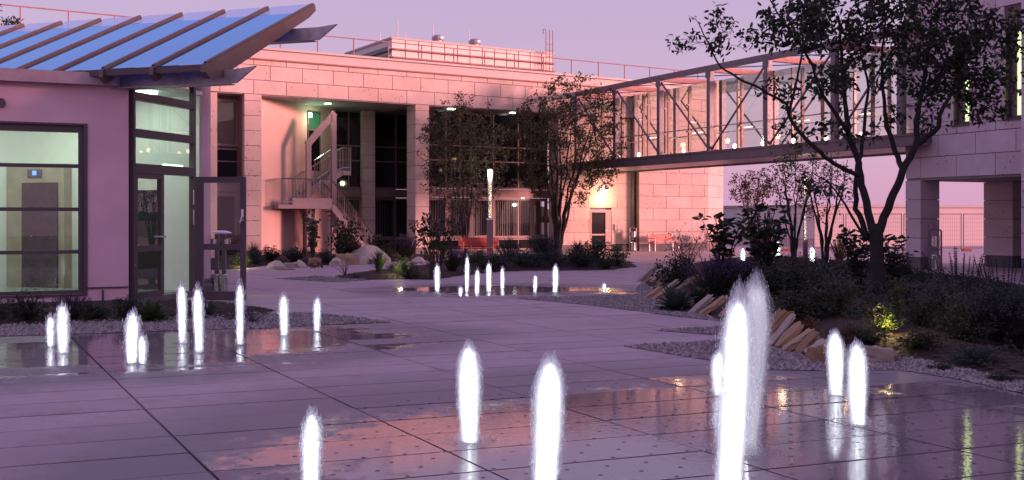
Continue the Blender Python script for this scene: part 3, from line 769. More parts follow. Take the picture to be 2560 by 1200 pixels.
# ================================================================== glass footbridge
B0, B1 = Vector((2.98, 50.4)), Vector((12.46, 33.05)); BD = (B1 - B0); BL = BD.length
BM = frame(B0, BD.x, BD.y); BW = 3.4
br = thing('footbridge', 'glazed steel truss footbridge joining the pink building and the grey wing', 'bridge', BM)
def bp(name, mb, mat, parent=None): return part(name, mb, mat, parent or br, BM)
zb, zt_, zg, zf = 3.95, 7.74, 7.12, 4.42
bay = 3.3; s0 = .35; ends = [s0 + bay * i for i in range(7)]; ends[-1] = BL - .1
for y in (0, BW):
    bp('bottom_chord', MB().box(-.6, BL + .6, y - .09, y + .09, zb, zb + .36).box(-.6, BL + .6, y - .14, y + .14, zb, zb + .04).box(-.6, BL + .6, y - .14, y + .14, zb + .32, zb + .36), STEEL)
    bp('top_chord', MB().box(-.6, BL + .6, y - .10, y + .10, zt_ - .22, zt_), STEEL)
    for k, e in enumerate(ends):
        bp('truss_post', MB().box(e - .10, e + .10, y - .11, y + .11, zb + .361, zt_ - .221).box(e - .16, e + .16, y - .125, y - .112, zt_ - .5, zt_ - .2), STEEL)
    for k in range(6):
        a, b_ = ends[k], ends[k + 1]
        up = k in (0, 1, 2)
        pa, pb = ((a + .05, y, zt_ - .30), (b_ - .05, y, zb + .42)) if up else ((a + .05, y, zb + .42), (b_ - .05, y, zt_ - .30))
        bp('diagonal', MB().tube([pa, pb], .042, 6), STEEL)
for k, e in enumerate(ends): bp('cross_beam', MB().box(e - .09, e + .09, .10, BW - .10, zt_ - .26, zt_ - .04), RAILRED)
for k in range(6):
    bp('roof_brace', MB().tube([(ends[k], .1, zt_ - .1), (ends[k + 1], BW - .1, zt_ - .1)], .022, 5), STEEL)
bp('deck', MB().box(-.4, BL + .4, .10, BW - .10, zb + .10, zb + .42), CONC)
n = 12
for k in range(n):
    a = -.4 + (BL + .8) * k / n; bp('soffit_panel', MB().box(a + .02, a + (BL + .8) / n - .02, .15, BW - .15, zb + .06, zb + .098), GALV)
# glass tube inside the truss
gy0, gy1 = .30, BW - .30; nb = 12
for y in (gy0, gy1):
    for k in range(nb):
        a = s0 + (BL - s0) * k / nb; b_ = s0 + (BL - s0) * (k + 1) / nb
        bp('glass_pane', MB().box(a + .01, b_ - .01, y - .01, y + .01, zf + .04, zg - .02), GLASS_B)
        if k: bp('glass_fin', MB().box(a - .04, a + .04, y + (.03 if y < 1 else -.15), y + (.15 if y < 1 else -.03), zf, zg - .03), FRAME_B)
        for hz in (zf + .8, zf + 1.9):
            bp('glass_clamp', MB().box(b_ - .07, b_ + .05, y - .04, y + .04, hz, hz + .06), STEEL)
for k in range(nb):
    a = s0 + (BL - s0) * k / nb; b_ = s0 + (BL - s0) * (k + 1) / nb
    bp('roof_pane', MB().box(a + .01, b_ - .01, gy0 - .15, gy1 + .15, zg, zg + .02), GLASS_B)
for y in (gy0 + .26, gy1 - .26):
    bp('handrail', MB().tube([(s0, y, zf + .95), (BL, y, zf + .95)], .025, 6), CHROME)
for k in range(1, 12):
    a = s0 + (BL - s0) * (k + .5) / nb
    for y in (gy0 + .42, gy1 - .42):
        lp = bp('floor_lamp', MB().lathe([(.02, zf), (.065, zf + .05), (.08, zf + .11), (.055, zf + .17), (.01, zf + .19)], (a, y, 0), 10), LAMPF)
    if k % 2: lamp('floor_lamp_light', 'POINT', br, BM @ Vector((a, BW / 2, zf + .75)), 9, (1, .60, .34), .12)
for k in range(1, 12, 2):
    a = s0 + (BL - s0) * (k + .5) / nb
    bp('strip_light', MB().box(a - .35, a + .35, gy1 - .36, gy1 - .30, zf + 1.04, zf + 1.07), LAMPS)

# ================================================================== grey wing on the right
G0 = Vector((12.89, 34.07)); RB = Plane((G0.x, G0.y), .4305, -.9026); RM = RB.M
rb = thing('grey_stone_wing', 'grey stone wing with passage, pillars and tall yellow-lit windows', 'building', RM)
def rp(name, mb, mat, parent=None): return part(name, mb, mat, parent or rb, RM)
zs_ = 2.95; WD = 5.2; RL = 4.31
def rx(px): return RB.x(px)
wins = []
for (pa, pb, pt, pbm) in ((2381, 2422, 100, 313), (2511, 2552, 70, 298)):
    xa, xb = rx(pa), rx(pb); wins.append((xa, xb, RB.z(pa, pbm), RB.z(pa, pt)))
rows = [zs_, 3.62, 4.29, 4.56, 5.24, 5.91, 6.58, 7.25, 7.92, 8.6, 9.3]
segs = [(0, wins[0][0]), (wins[0][1], wins[1][0]), (wins[1][1], RL + 2.0)]
core = MB()
for a, b_ in segs: core.box(a + .02, b_ - .0, .06, WD, zs_ + .01, 9.3)
for (xa, xb, z0, z1) in wins: core.box(xa, xb, .06, WD, zs_ + .01, z0 - .02).box(xa, xb, .06, WD, z1 + .02, 9.3).box(xa, xb, .8, WD, z0, z1)
rp('wall_core', core, JOINT)
clad(rb, RM, 0, RL + .2, rows, 1.42, STONE_R, 0, .06, .62, holes=[(a, b_, c_, d_) for a, b_, c_, d_ in wins], face=-1)
rp('soffit', MB().box(.0, RL + 8, .061, WD, zs_ - .06, zs_ + .005), SOFFIT)
rp('roof', MB().box(-.05, RL + 24, -.05, WD + .05, 9.3, 9.42), PARAPET)
for (xa, xb, z0, z1) in wins:
    w = rp('window', MB().box(xa, xa + .06, .18, .30, z0, z1).box(xb - .06, xb, .18, .30, z0, z1).box(xa + .06, xb - .06, .18, .30, z0, z0 + .10).box(xa + .06, xb - .06, .18, .30, z1 - .08, z1).box(xa + .06, xb - .06, .18, .30, z0 + .76, z0 + .86), FRAME)
    part('sill', MB().box(xa - .03, xb + .03, -.05, .3, z0 - .05, z0), FRAME, w, RM)
    xm = xa + (xb - xa) * .45
    part('dark_sash', MB().box(xa + .06, xm, .22, .28, z0 + .10, z0 + .755).box(xa + .06, xm, .22, .28, z0 + .865, z1 - .08), STEEL, w, RM)
    part('lower_pane', MB().box(xm + .01, xb - .06, .24, .26, z0 + .10, z0 + .755), PANE_G, w, RM); part('upper_pane', MB().box(xm + .01, xb - .06, .24, .26, z0 + .865, z1 - .08), PANE_G, w, RM)
def rpillar(x0, x1, y0, y1, base=.40):
    p = rp('pillar', MB().box(x0 + .05, x1 - .05, y0 + .05, y1 - .05, 0, zs_ - .06), JOINT)
    part('plinth', MB().box(x0 + .015, x1 - .015, y0 + .015, y1 - .015, 0, base - .01), CONC, p, RM)
    z = base; hs = (zs_ - .06 - base) / 4
    for k in range(4): link('stone_block', boxmesh(round(x1 - x0, 2), round(y1 - y0, 2), round(hs - .016, 3), STONE_R, .004), p, RM @ T((x0 + x1) / 2, (y0 + y1) / 2, z + hs * (k + .5)))
rpillar(0.0, .63, 0.0, .84); rpillar(.0, 1.15, 3.62, 5.2)
# nearer block at the edge of the view and the rest of the wing
nb0 = Vector(((2552 - 1280) / FPX * 26.95, 26.95)); NM = frame(nb0, .4305, -.9026)
blk = part('near_block', MB().box(.06, 46, .06, 8, .0, 9.3), JOINT, rb, NM)  # block stretched far out of view to keep sun off the plaza
clad(blk, NM, 0, 1.4, [.62, 1.29, 1.96, 2.63, 3.3, 3.97, 4.64, 5.3, 6.0, 6.7, 7.4, 8.1, 8.8, 9.3], 1.4, STONE_R, 0, .055, 0, face=-1)
part('plinth', MB().box(0.012, 1.4, .012, .055, 0, .61), CONC, blk, NM)
rp('rear_shade_volume', MB().box(.35, 6.2, 5.25, 9, 0, 2.9), STONE_R)  # unseen volume added behind the passage to keep sun off a pillar
rp('rear_block', MB().box(RL + 2.0, RL + 24, .1, WD, 0, 9.28), STONE_R)

# ================================================================== pavilion with glass canopy
CC = Vector((-7.46, 20.2)); FWD = Vector((.918, .396)).normalized()
PV = Plane((CC.x, CC.y), FWD.x, FWD.y); PM = PV.M
pv = thing('entrance_pavilion', 'mauve rendered entrance pavilion with big window, glazed lobby and tilted glass roof', 'building', PM)
def pp(name, mb, mat, parent=None, M=None, smooth=False): return part(name, mb, mat, parent or pv, M or PM, smooth)
PX = PV.x
wx0, wx1 = PX(-40) - .6, PX(214); wz0, wz1 = PV.z(120, 737), PV.z(120, 311); print('pavilion window', wx0, wx1, wz0, wz1)
WH = 4.42
pp('wall', MB().box(wx1, -.02, 0, .34, .0, WH).box(-9, wx1 - .0, 0, .34, wz1, WH - .002).box(-9, wx1, 0, .34, 0, wz0).box(-9, wx0, .002, .338, wz0, wz1), PLASTER)
pp('plinth_strip', MB().box(wx1 - .0, .0, -.03, -.004, .33, .36), FRAME); pp('base_trim', MB().box(-9, .01, -.025, -.003, .0, .10), FRAME)
pp('downpipe_stub', MB().tube([(PX(257), -.06, .02), (PX(257), -.06, .30)], .02, 6), FRAME)
pp('corner_bead', MB().box(-.02, .012, -.008, .36, .0, WH - .01), PLASTER)
pp('eaves_beam', MB().box(-9, PX(290), -.22, -.005, WH - .20, WH + .03), EAVES)
fr = .13
win = pp('window', MB().box(wx0, wx0 + fr, .06, .20, wz0, wz1).box(wx1 - fr, wx1, .06, .20, wz0, wz1).box(wx0 + fr, wx1 - fr, .06, .20, wz1 - fr, wz1).box(wx0 + fr, wx1 - fr, .06, .20, wz0, wz0 + .07), FRAME)
part('outer_trim', MB().box(wx1 - .03, wx1 + .035, -.03, .02, wz0 - .03, wz1 + .035).box(wx0, wx1 - .03, -.03, .02, wz1, wz1 + .035).box(wx0, wx1 - .03, -.03, .02, wz0 - .04, wz0), FRAME, win, PM)
zts = [wz0 + .07] + [PV.z(100, q) for q in (631, 523, 413)] + [wz1 - fr]
for z in zts[1:-1]: part('transom', MB().box(wx0 + fr, wx1 - fr, .08, .18, z - .035, z + .035), FRAME, win, PM)
for a, b_ in zip(zts[:-1], zts[1:]): part('pane', MB().box(wx0 + fr, wx1 - fr, .125, .14, a, b_), GLASS, win, PM)
pp('wall_speaker', MB().lathe([(.09, -.05), (.09, .05)], (0, 0, 0), 12), FRAME, M=PM @ T(PX(2), -.06, PV.z(2, 258)) @ Matrix.Rotation(R(90), 4, 'X'))
# entrance glazing along the other direction
GD = Vector((.286, .958)).normalized(); EMx = frame(CC, GD.x, GD.y)
EP = Plane((CC.x, CC.y), GD.x, GD.y)
gx1 = EP.x(484); print('entry', gx1)
def ep(name, mb, mat, parent=None, smooth=False): return part(name, mb, mat, parent or pv, EMx, smooth)
eg = ep('lobby_glazing', MB().box(.10, .16, -.06, .06, .0, 4.62).box(gx1 - .08, gx1, -.06, .06, .0, 4.62).box(.16, gx1 - .08, -.06, .06, 4.56, 4.62), FRAME)
tz = [EP.z(400, q) for q in (252, 343, 423)]
tz = [CAMH + (HZ - q) * EP.Y(EP.x(322)) / FPX for q in (236, 329, 416)]
zz = [2.62] + sorted(tz) + [4.56]
for k, z in enumerate(sorted(tz)): part('transom', MB().box(.16, gx1 - .08, -.065, .065, z - (.09 if k else .12), z + .07), FRAME, eg, EMx)
for a, b_ in zip(sorted(tz), sorted(tz)[1:] + [4.56]): part('pane', MB().box(.16, gx1 - .08, -.008, .008, a + .07, b_ - (.09 if b_ < 4.5 else 0)), GLASS, eg, EMx)
dz1 = sorted(tz)[0] - .12; xm = EP.x(405)
ld = ep('lobby_door', MB().box(.17, .24, -.05, .05, .12, dz1).box(xm - .10, xm, -.05, .05, .12, dz1).box(.24, xm - .10, -.05, .05, dz1 - .10, dz1).box(.24, xm - .10, -.05, .05, 1.02, 1.14).box(.24, xm - .10, -.05, .05, .12, .22), FRAME)
part('upper_pane', MB().box(.24, xm - .10, -.008, .008, 1.14, dz1 - .10), GLASS, ld, EMx); part('lower_pane', MB().box(.24, xm - .10, -.008, .008, .22, 1.02), GLASS, ld, EMx)
part('handle', MB().tube([(xm - .05, -.05, 1.30), (xm - .05, -.13, 1.30), (xm - .42, -.13, 1.31)], .018, 6).tube([(xm - .05, .05, 1.30), (xm - .05, .13, 1.30), (xm + .14, .13, 1.30)], .018, 6), CHROME, ld, EMx)
ep('threshold', MB().box(.0, gx1, -.10, .30, .0, .115), CONC)
ex0, ex1 = EP.x(434), EP.x(478)
es = ep('exit_sign', MB().box(ex0 - .0, ex1, .20, .28, EP.z(455, 424), EP.z(455, 411)), EXITM)
# opened leaf, swung round towards the viewer
h0 = at(489, 753, depth_of(753)); h1 = at(615, 753, depth_of(753)); LM = frame(h0.xy, h1.x - h0.x, h1.y - h0.y); lw = (h1 - h0).length
lt = CAMH + (HZ - 442) * h0.y / FPX
def lp_(name, mb, mat, parent=None): return part(name, mb, mat, parent or pv, LM)
ol = lp_('open_door_leaf', MB().box(0, .16, -.035, .035, .02, lt).box(lw - .11, lw, -.035, .035, .02, lt).box(.16, lw - .11, -.035, .035, lt - .12, lt).box(.16, lw - .11, -.035, .035, .02, .20).box(.16, lw - .11, -.035, .035, 1.04, 1.16), FRAME)
part('upper_pane', MB().box(.16, lw - .11, -.008, .008, 1.16, lt - .12), GLASS, ol, LM); part('lower_pane', MB().box(.16, lw - .11, -.008, .008, .20, 1.04), GLASS, ol, LM)
part('handle', MB().box(lw - .085, lw - .035, -.055, -.036, 1.62, 1.86).tube([(lw - .06, -.05, 1.70), (lw - .06, -.11, 1.70), (lw - .09, -.11, 1.58)], .02, 6), CHROME, ol, LM)
part('hinge', MB().tube([(-.02, -.03, 1.95), (-.02, -.03, 2.25)], .022, 6).tube([(-.02, -.03, 1.55), (-.02, -.03, 1.85)], .022, 6), CHROME, ol, LM)
# round column beside the entrance
co = at(505, 560, 22.9); cx, cy = co.x, co.y
col_ = pp('round_column', MB().lathe([(.185, .0), (.185, 4.6)], (cx, cy, 0), 20), PLASTER, M=Matrix(), smooth=False)
part('collar', MB().lathe([(.25, 0), (.25, .20), (.21, .24), (.21, .33), (.187, .36)], (cx, cy, 0), 20), STEEL, col_, Matrix())
# room behind the glass
E_ = Vector((.952, -.306)); Gv = Vector((.306, .952))
c0 = CC + Gv * .35 - E_ * .05; c1 = CC + Gv * 2.6 - E_ * .1; c2 = CC + Gv * 2.6 - E_ * 11; c3 = CC - FWD * 9 + Vector((-.396, .918)) * .36; c4 = CC + Vector((-.396, .918)) * .36 - FWD * .05
poly_room = [c4, c0, c1, c2, c3]
pp('room_floor', MB().prism([tuple(p) for p in poly_room], .0, .10), plain('lobby_floor', (.26, .30, .26), .25), M=Matrix())
pp('ceiling', MB().prism([tuple(p) for p in poly_room], WH - .06, WH + .02), WHITE, M=Matrix())
IMx = frame(CC, E_.x, E_.y)
yb = 2.55
pp('back_wall', MB().box(-11, -.15, yb, yb + .1, .1, WH - .07), WHITE, M=IMx)
pp('rear_wall', MB().box(-11, -.12, yb + .11, yb + .3, .0, WH + .05), PLASTER, M=IMx)
pp('far_wall', MB().box(-11.1, -11.0, -3, yb, .1, WH - .07), WHITE, M=IMx)
# lift front on the back wall
IP = Plane((CC.x, CC.y), E_.x, E_.y); ly = yb - .25
la, lb = IP.x(16, ly), IP.x(160, ly); lzt = CAMH + (HZ - 412) * IP.Y(la, ly) / FPX
BEIGE = plain('lift_cladding', (.36, .31, .24), .5); LIFTD = plain('lift_door_steel', (.13, .12, .12), .3, .8)
lf = pp('lift_front', MB().box(la, lb, ly, yb - .01, .1, lzt), BEIGE, M=IMx)
m1 = la + (lb - la) * .28; m2 = lb - (lb - la) * .10; mm = m1 + (m2 - m1) * .30
part('lift_door', MB().box(m1, mm - .01, ly - .02, ly - .003, .1, lzt - .42), LIFTD, lf, IMx); part('lift_door', MB().box(mm + .01, m2, ly - .035, ly - .003, .1, lzt - .42), LIFTD, lf, IMx)
dcx = (la + lb) / 2; part('display', MB().box(dcx - .2, dcx + .2, ly - .02, ly - .003, lzt - .30, lzt - .12), STEEL, lf, IMx); part('blue_digits', MB().box(dcx - .05, dcx + .06, ly - .03, ly - .021, lzt - .25, lzt - .15), BLUEDISP, lf, IMx)
part('call_button', MB().box(mm - .02, mm + .02, ly - .05, ly - .036, 1.25, 1.29), RAILRED, lf, IMx)
# lobby inner door seen through the entrance
pp('inner_door', MB().box(-1.9, -1.15, yb - .05, yb - .004, .1, 2.3), DARKROOM, M=IMx)
for k, (x, y) in enumerate(((-3.2, .9), (-6.2, .6), (-1.1, 1.6))):
    cl = pp('ceiling_light', MB().box(x - .5, x + .5, y - .12, y + .12, WH - .12, WH - .062), LAMPC, M=IMx)
    lamp('ceiling_light_source', 'AREA', cl, (IMx @ Vector((x, y, WH - .16))), (38, 38, 6)[k], (.82, 1, .82), 1.0, size_y=.3)

# ---- canopy roof (its own grid)
R0 = Vector((-5.59 * 1.0, 19.0)); tmp = at(517, 160, 19.0); R0 = Vector((tmp.x, tmp.y)); rz0 = tmp.z
RMx = frame(R0, E_.x, E_.y, rz0); RFL = 3.95; slope = .463
def cp(name, mb, mat, parent=None): return part(name, mb, mat, parent or canopy, RMx)
canopy = link('glass_canopy', None, pv, RMx)
sp8 = 1.12; NR = 10
def rz(y): return y * slope
for k in range(NR):
    x = -k * sp8; w = .085 if k else .12
    h = .14 if k else .30
    mb = MB(); y0, y1 = -.10, RFL
    # tapered rafter profile
    pts = [(y0, rz(y0) + .03), (y1, rz(y1) + .03), (y1 + .05, rz(y1) - .10), (y1 - .25, rz(y1) - .16 - h * .5), (y0 + .5, rz(y0 + .5) - h - .06), (y0 + .12, rz(y0) - .22), (y0 - .02, rz(y0) - .12)]
    i = len(mb.v); n = len(pts); mb.v += [(x - w / 2, a, b_) for a, b_ in pts] + [(x + w / 2, a, b_) for a, b_ in pts]
    mb.f += [tuple(range(i, i + n)), tuple(range(i + n, i + 2 * n))[::-1]] + [(i + j, i + n + j, i + n + (j + 1) % n, i + (j + 1) % n) for j in range(n)]
    cp('rafter', mb, RAFTER)
    cp('cap_strip', MB().bar((x, y0 + .05, rz(y0 + .05) + .045), (x, y1, rz(y1) + .045), .07, .03), RAFTER)
for k in range(NR - 1):
    xa, xb = -(k + 1) * sp8 + .05, -k * sp8 - .06
    for nm, ya, yc, m_ in (('glass_pane', -.02, 3.36, GLASS_C), ('eave_pane', 3.38, 4.08, GLASS_CE)):
        cp(nm, MB().quad((xa, ya, rz(ya) + .012), (xb, ya, rz(ya) + .012), (xb, yc, rz(yc) + .012), (xa, yc, rz(yc) + .012)).quad((xa, yc, rz(yc) - .004), (xb, yc, rz(yc) - .004), (xb, ya, rz(ya) - .004), (xa, ya, rz(ya) - .004)), m_)
for k in range(NR - 1):                                # pale sun blinds fitted under part of every glass bay
    xa, xb = -(k + 1) * sp8 + .08, -(k + 1) * sp8 + .62
    cp('sun_blind', MB().quad((xa, .75, rz(.75) - .16), (xb, .95, rz(.95) - .16), (xb, 2.75, rz(2.75) - .16), (xa, 2.35, rz(2.35) - .16)).quad((xa, 2.35, rz(2.35) - .17), (xb, 2.75, rz(2.75) - .17), (xb, .95, rz(.95) - .17), (xa, .75, rz(.75) - .17)), WHITE)
cp('front_gutter', MB().box(-(NR - 1) * sp8, -.06, -.06, .03, -.13, -.012), FRAME)
def purlin(y, z, xe):
    mb = MB(); pts = [(-(NR - 1) * sp8 * (1 if y > 1 else .26), 0), (xe, 0)]
    mb.box(pts[0][0], xe, y - .03, y + .03, z - .26, z); mb.box(pts[0][0], xe - .12, y - .14, y + .14, z - .28, z - .262)
    i = len(mb.v); mb.v += [(xe, y - .03, z - .26), (xe, y + .03, z - .26), (xe, y + .03, z), (xe, y - .03, z), (xe + .42, y - .03, z + .04), (xe + .42, y + .03, z + .04)]
    mb.f += [(i, i+1, i+5, i+4), (i+3, i+4, i+5, i+2), (i, i+4, i+3), (i+1, i+2, i+5)]
    return cp('purlin', mb, GALV)
purlin(.50, rz(.50) - .27, .30); purlin(3.1, rz(3.1) - .26, .62)
cp('ceiling_board', MB().box(-(NR - 1) * sp8, -1.5, 1.0, 1.2, rz(1) - .5, rz(1) - .45), WHITE)

# ================================================================== low white building and site fence behind
Yc = 60.0; k0 = at(2035, 520, Yc)
WMa = frame((k0.x, k0.y), -.93, .36); 
lw_ = thing('low_white_building', 'long low white building behind the site fence at the far right', 'building', T(k0.x, k0.y, 0))
hW = CAMH + (HZ - 514) * Yc / FPX
cl_ = at(1700, 520, 70).xy; crr = Vector((44.0, 66.0))
part('side_wall', MB().prism([(k0.x, k0.y), (k0.x - .05, k0.y + .5), (cl_.x, cl_.y + .5), (cl_.x, cl_.y)][::-1], .45, hW), WHITE, lw_)
part('side_wall_base', MB().prism([(k0.x, k0.y + .08), (k0.x, k0.y + .4), (cl_.x, cl_.y + .4), (cl_.x, cl_.y + .08)][::-1], 0, .45), FAR_W, lw_)
part('front_wall', MB().prism([(k0.x + .03, k0.y), (crr.x, crr.y), (crr.x, crr.y + .6), (k0.x + .03, k0.y + .6)], 0, hW - .10), FAR_W, lw_)
part('roof_edge', MB().prism([(k0.x - .05, k0.y - .12), (crr.x, crr.y - .12), (crr.x, crr.y + 8), (cl_.x, cl_.y + 8), (cl_.x, cl_.y - .1)], hW - .095, hW + .06), PARAPET, lw_)
# fence panels
fy = depth_of(628)
fpost = [1965, 2112, 2257, 2406, 2556, 2706]
for i, (a, b_) in enumerate(zip(fpost[:-1], fpost[1:])):
    pa, pb = at(a + 3, 628, fy), at(b_ - 3, 628, fy); ht = CAMH + (HZ - 534) * fy / FPX; w = pb.x - pa.x
    M = T(pa.x, pa.y, 0)
    t = thing('fence_panel', ['wire fence panel behind the slim trees, leftmost in the row', 'wire fence panel just left of the near tree trunk', 'wire fence panel partly hidden behind the grey stone pillar', 'wire fence panel in the passage with orange foot', 'wire fence panel at the far right edge behind the wing'][i], 'fence', M, 'site fence panels')
    part('frame', MB().tube([(0, 0, .08), (0, 0, ht)], .024, 6).tube([(w, 0, .08), (w, 0, ht)], .024, 6).tube([(0, 0, ht - .02), (w, 0, ht - .02)], .018, 6).tube([(0, 0, .16), (w, 0, .16)], .018, 6), STEEL, t, M)
    mb = MB(); n = 26
    for q in range(1, n): mb.bar((w * q / n, 0, .16), (w * q / n, 0, ht - .02), .006)
    for q in range(1, 8): mb.bar((0, .004, .16 + (ht - .18) * q / 8), (w, .004, .16 + (ht - .18) * q / 8), .006)
    part('wire_mesh', mb, STEEL, t, M)['kind'] = 'stuff'
    part('fence_foot', MB().box(-.36 if i == 0 else -.05, .36, -.13, .13, 0, .12), ORANGE if i != 2 else CONC, t, M)

# ================================================================== street furniture
def stand(name, label, cat, M, dome=False, w=.34, h=1.25):
    t = thing(name, label, cat, M)
    for x in (-w / 2, w / 2): part('upright', MB().box(x - .025, x + .025, -.03, .03, 0, h), STEEL, t, M)
    part('top_bar', MB().tube([(-w / 2, 0, h), (-w / 4, 0, h + .03), (w / 4, 0, h + .03), (w / 2, 0, h)], .022, 6), STEEL, t, M)
    part('upper_canister', MB().lathe([(w * .36, h * .60), (w * .38, h * .61), (w * .38, h * .86), (w * .34, h * .87)], (0, 0, 0), 18), CHROME, t, M)
    part('shelf', MB().box(-w / 2 + .026, w / 2 - .026, -.10, .10, h * .52, h * .54), STEEL, t, M)
    part('lower_canister', MB().lathe([(w * .38, .03), (w * .41, .05), (w * .41, h * .38), (w * .37, h * .40)], (0, 0, 0), 18), CHROME, t, M)
    if dome: part('domed_cap', MB().lathe([(w * .60, h + .05), (w * .5, h + .09), (w * .25, h + .125), (.01, h + .135)], (0, 0, 0), 20), CHROME, t, M)
    return t
# twin-post ashtray behind the open leaf
p = gp(553, 734); M = T(p.x, p.y, 0); hh = CAMH + (HZ - 584) * p.y / FPX
t = thing('ashtray_stand', 'steel ashtray stand with domed cap seen through the open glass door', 'ashtray', M)
for x in (-.10, .06):
    part('post', MB().box(x - .035, x + .045, -.04, .04, 0, hh), STEEL, t, M)
    part('lower_canister', MB().lathe([(.10, .0), (.11, .02), (.11, .42), (.10, .44)], (x - .005, -.06, 0), 16), CHROME, t, M)
    part('upper_canister', MB().lathe([(.085, hh - .36), (.085, hh - .12), (.075, hh - .11)], (x + (-.06 if x < 0 else .07), -.02, 0), 14), CHROME, t, M)
part('domed_cap', MB().lathe([(.25, hh + .01), (.22, hh + .035), (.12, hh + .065), (.01, hh + .075)], (-.01, 0, 0), 20), CHROME, t, M)
p = gp(1568, 633); stand('litter_stand', 'steel litter stand against the wall between side door and red bench', 'bin', FM @ T(X(1568, dd) , dd - .45, 0), h=1.15, w=.40)
p = gp(2338, 677); stand('litter_stand', 'tall steel litter stand beside the grey stone pillar of the passage', 'bin', T(p.x, p.y, 0) @ Matrix.Rotation(R(-15), 4, 'Z'), h=1.28, w=.36)

def bench(label, M, w=1.75):
    t = thing('bench', label, 'bench', M)
    for k in range(4): part('seat_slat', MB().box(0, w, -.52 + k * .115, -.42 + k * .115, .43, .465), REDWOOD, t, M)
    for k in range(3): part('back_slat', MB().box(0, w, -.06 + k * .02, -.03 + k * .02, .52 + k * .115, .625 + k * .115), REDWOOD, t, M)
    for x in (.12, w - .12):
        part('leg_frame', MB().bar((x, -.48, 0), (x, -.48, .43), .04).bar((x, -.05, 0), (x, .0, .86), .04).bar((x, -.5, .41), (x, -.03, .41), .04, .03).bar((x, -.52, .66), (x, -.02, .66), .04, .03).bar((x, -.49, .45), (x, -.49, .66), .03), GALV, t, M)
bench('red slatted bench against the end wall beside the bare bush', FM @ T(X(1600), -.55, 0))
bpos = gp(1146, 646); bench('red slatted bench behind the lamp post, half hidden by bushes', frame((bpos.x, bpos.y), .97, .24), 1.7)
M = FM @ T(X(1738), -.8, 0) @ Matrix.Rotation(R(20), 4, 'Z')
t = thing('folding_chair', 'dark brown folding chair standing by the end of the stone wall', 'chair', M)
part('seat', MB().box(0, .45, -.45, 0, .42, .46), BROWNW, t, M); part('backrest', MB().box(0, .45, -.02, .02, .55, .88), BROWNW, t, M)
for x in (.03, .42):
    for y in (-.42, .0): part('leg', MB().bar((x, y, 0), (x, y, .42 if y else .86), .03), STEEL, t, M)

def lamp_post(label, px, py, ptop, pglow, w, pw, tm=LAMPTUBE):
    p = gp(px, py); M = T(p.x, p.y, 0); Y = p.y; zt = CAMH + (HZ - ptop) * Y / FPX; zg_ = CAMH + (HZ - pglow) * Y / FPX
    t = thing('lamp_post', label, 'street lamp', M)
    part('post', MB().box(-w / 2, w / 2, -w / 2, w / 2, 0, zg_), STEEL, t, M); part('collar', MB().box(-w * .56, w * .56, -w * .56, w * .56, zg_ - .08, zg_ - .02), CHROME, t, M)
    zm = zt - (zt - zg_) * .24
    part('mottled_tube', MB().lathe([(w * .24, zg_), (w * .24, zm)], (0, 0, 0), 10), MOTTLED, t, M)
    part('light_head', MB().lathe([(w * .25, zm + .002), (w * .34, zt - .08), (w * .34, zt - .03), (w * .2, zt)], (0, 0, 0), 10), tm, t, M)
    part('tube_cage', MB().tube([(w * .38, 0, zg_), (w * .38, 0, zt)], .012, 4).tube([(-w * .38, 0, zg_), (-w * .38, 0, zt)], .012, 4), STEEL, t, M)
    part('cap', MB().lathe([(w * .42, zt), (w * .42, zt + .03)], (0, 0, 0), 10), STEEL, t, M)
    lamp('tube_light', 'POINT', t, M @ Vector((0, -.25, zt - .15)), pw, (1, .88, .62), .12)
lamp_post('square lamp post with glowing upper tube in front of the glazed bay', 1225, 646, 424, 545, .26, 30)
lamp_post('lamp post with warm glowing tube behind the slim trees', 2013, 655, 447, 600, .15, 14, LAMPTUBE2)

# ================================================================== rocks
def rock_mesh(kind, seed, mat):
    rr = random.Random(seed); b = bmesh.new()
    if kind == 'boulder':
        bmesh.ops.create_icosphere(b, subdivisions=3, radius=1)
        for v in b.verts:
            n = noise.noise(v.co * 1.3 + Vector((seed, 0, 0))) * .28 + noise.noise(v.co * 3.5 + Vector((0, seed, 0))) * .09
            v.co *= 1 + n
            q = v.co.copy(); 
            for nv, d_ in ((Vector((.3, -.5, .8)), .62), (Vector((-.6, -.4, .6)), .68), (Vector((.8, .1, .5)), .72)):
                nv = nv.normalized(); e = v.co.dot(nv) - d_
                if e > 0: v.co -= nv * e * .85
    else:
        bmesh.ops.create_cube(b, size=2)
        bmesh.ops.subdivide_edges(b, edges=b.edges[:], cuts=3, use_grid_fill=True)
        tp0, tp1, sk = rr.uniform(.55, 1), rr.uniform(.45, .95), rr.uniform(-.45, .45)
        for v in b.verts:
            c = v.co.copy(); u = (c.x + 1) / 2; f = tp0 + (tp1 - tp0) * u
            v.co.y = c.y * f + sk * .5 * c.x; v.co.z = c.z * (tp1 + (tp0 - tp1) * u)
            if abs(c.x) > .9: v.co.x += (.45 * noise.noise((c.y * 1.3 + seed, c.z * .8, 5)) + .18 * c.y * sk)
            q = c * 1.6 + Vector((seed * 3.1, 1, 2)); v.co += Vector((noise.noise(q) * .10, noise.noise(q + Vector((9, 0, 0))) * .26, noise.noise(q + Vector((0, 9, 0))) * .34))
    me = bpy.data.meshes.new('rock'); b.to_mesh(me); b.free(); me.materials.append(mat)
    return me
ROCK_D = stone('brown_sandstone', (.27, .17, .105), .4)
SLABS = [rock_mesh('slab', s, (ROCK, ROCK_G, ROCK_D)[s % 3]) for s in range(1, 10)]
BOULD = [rock_mesh('boulder', s, BOULDER) for s in range(11, 15)]
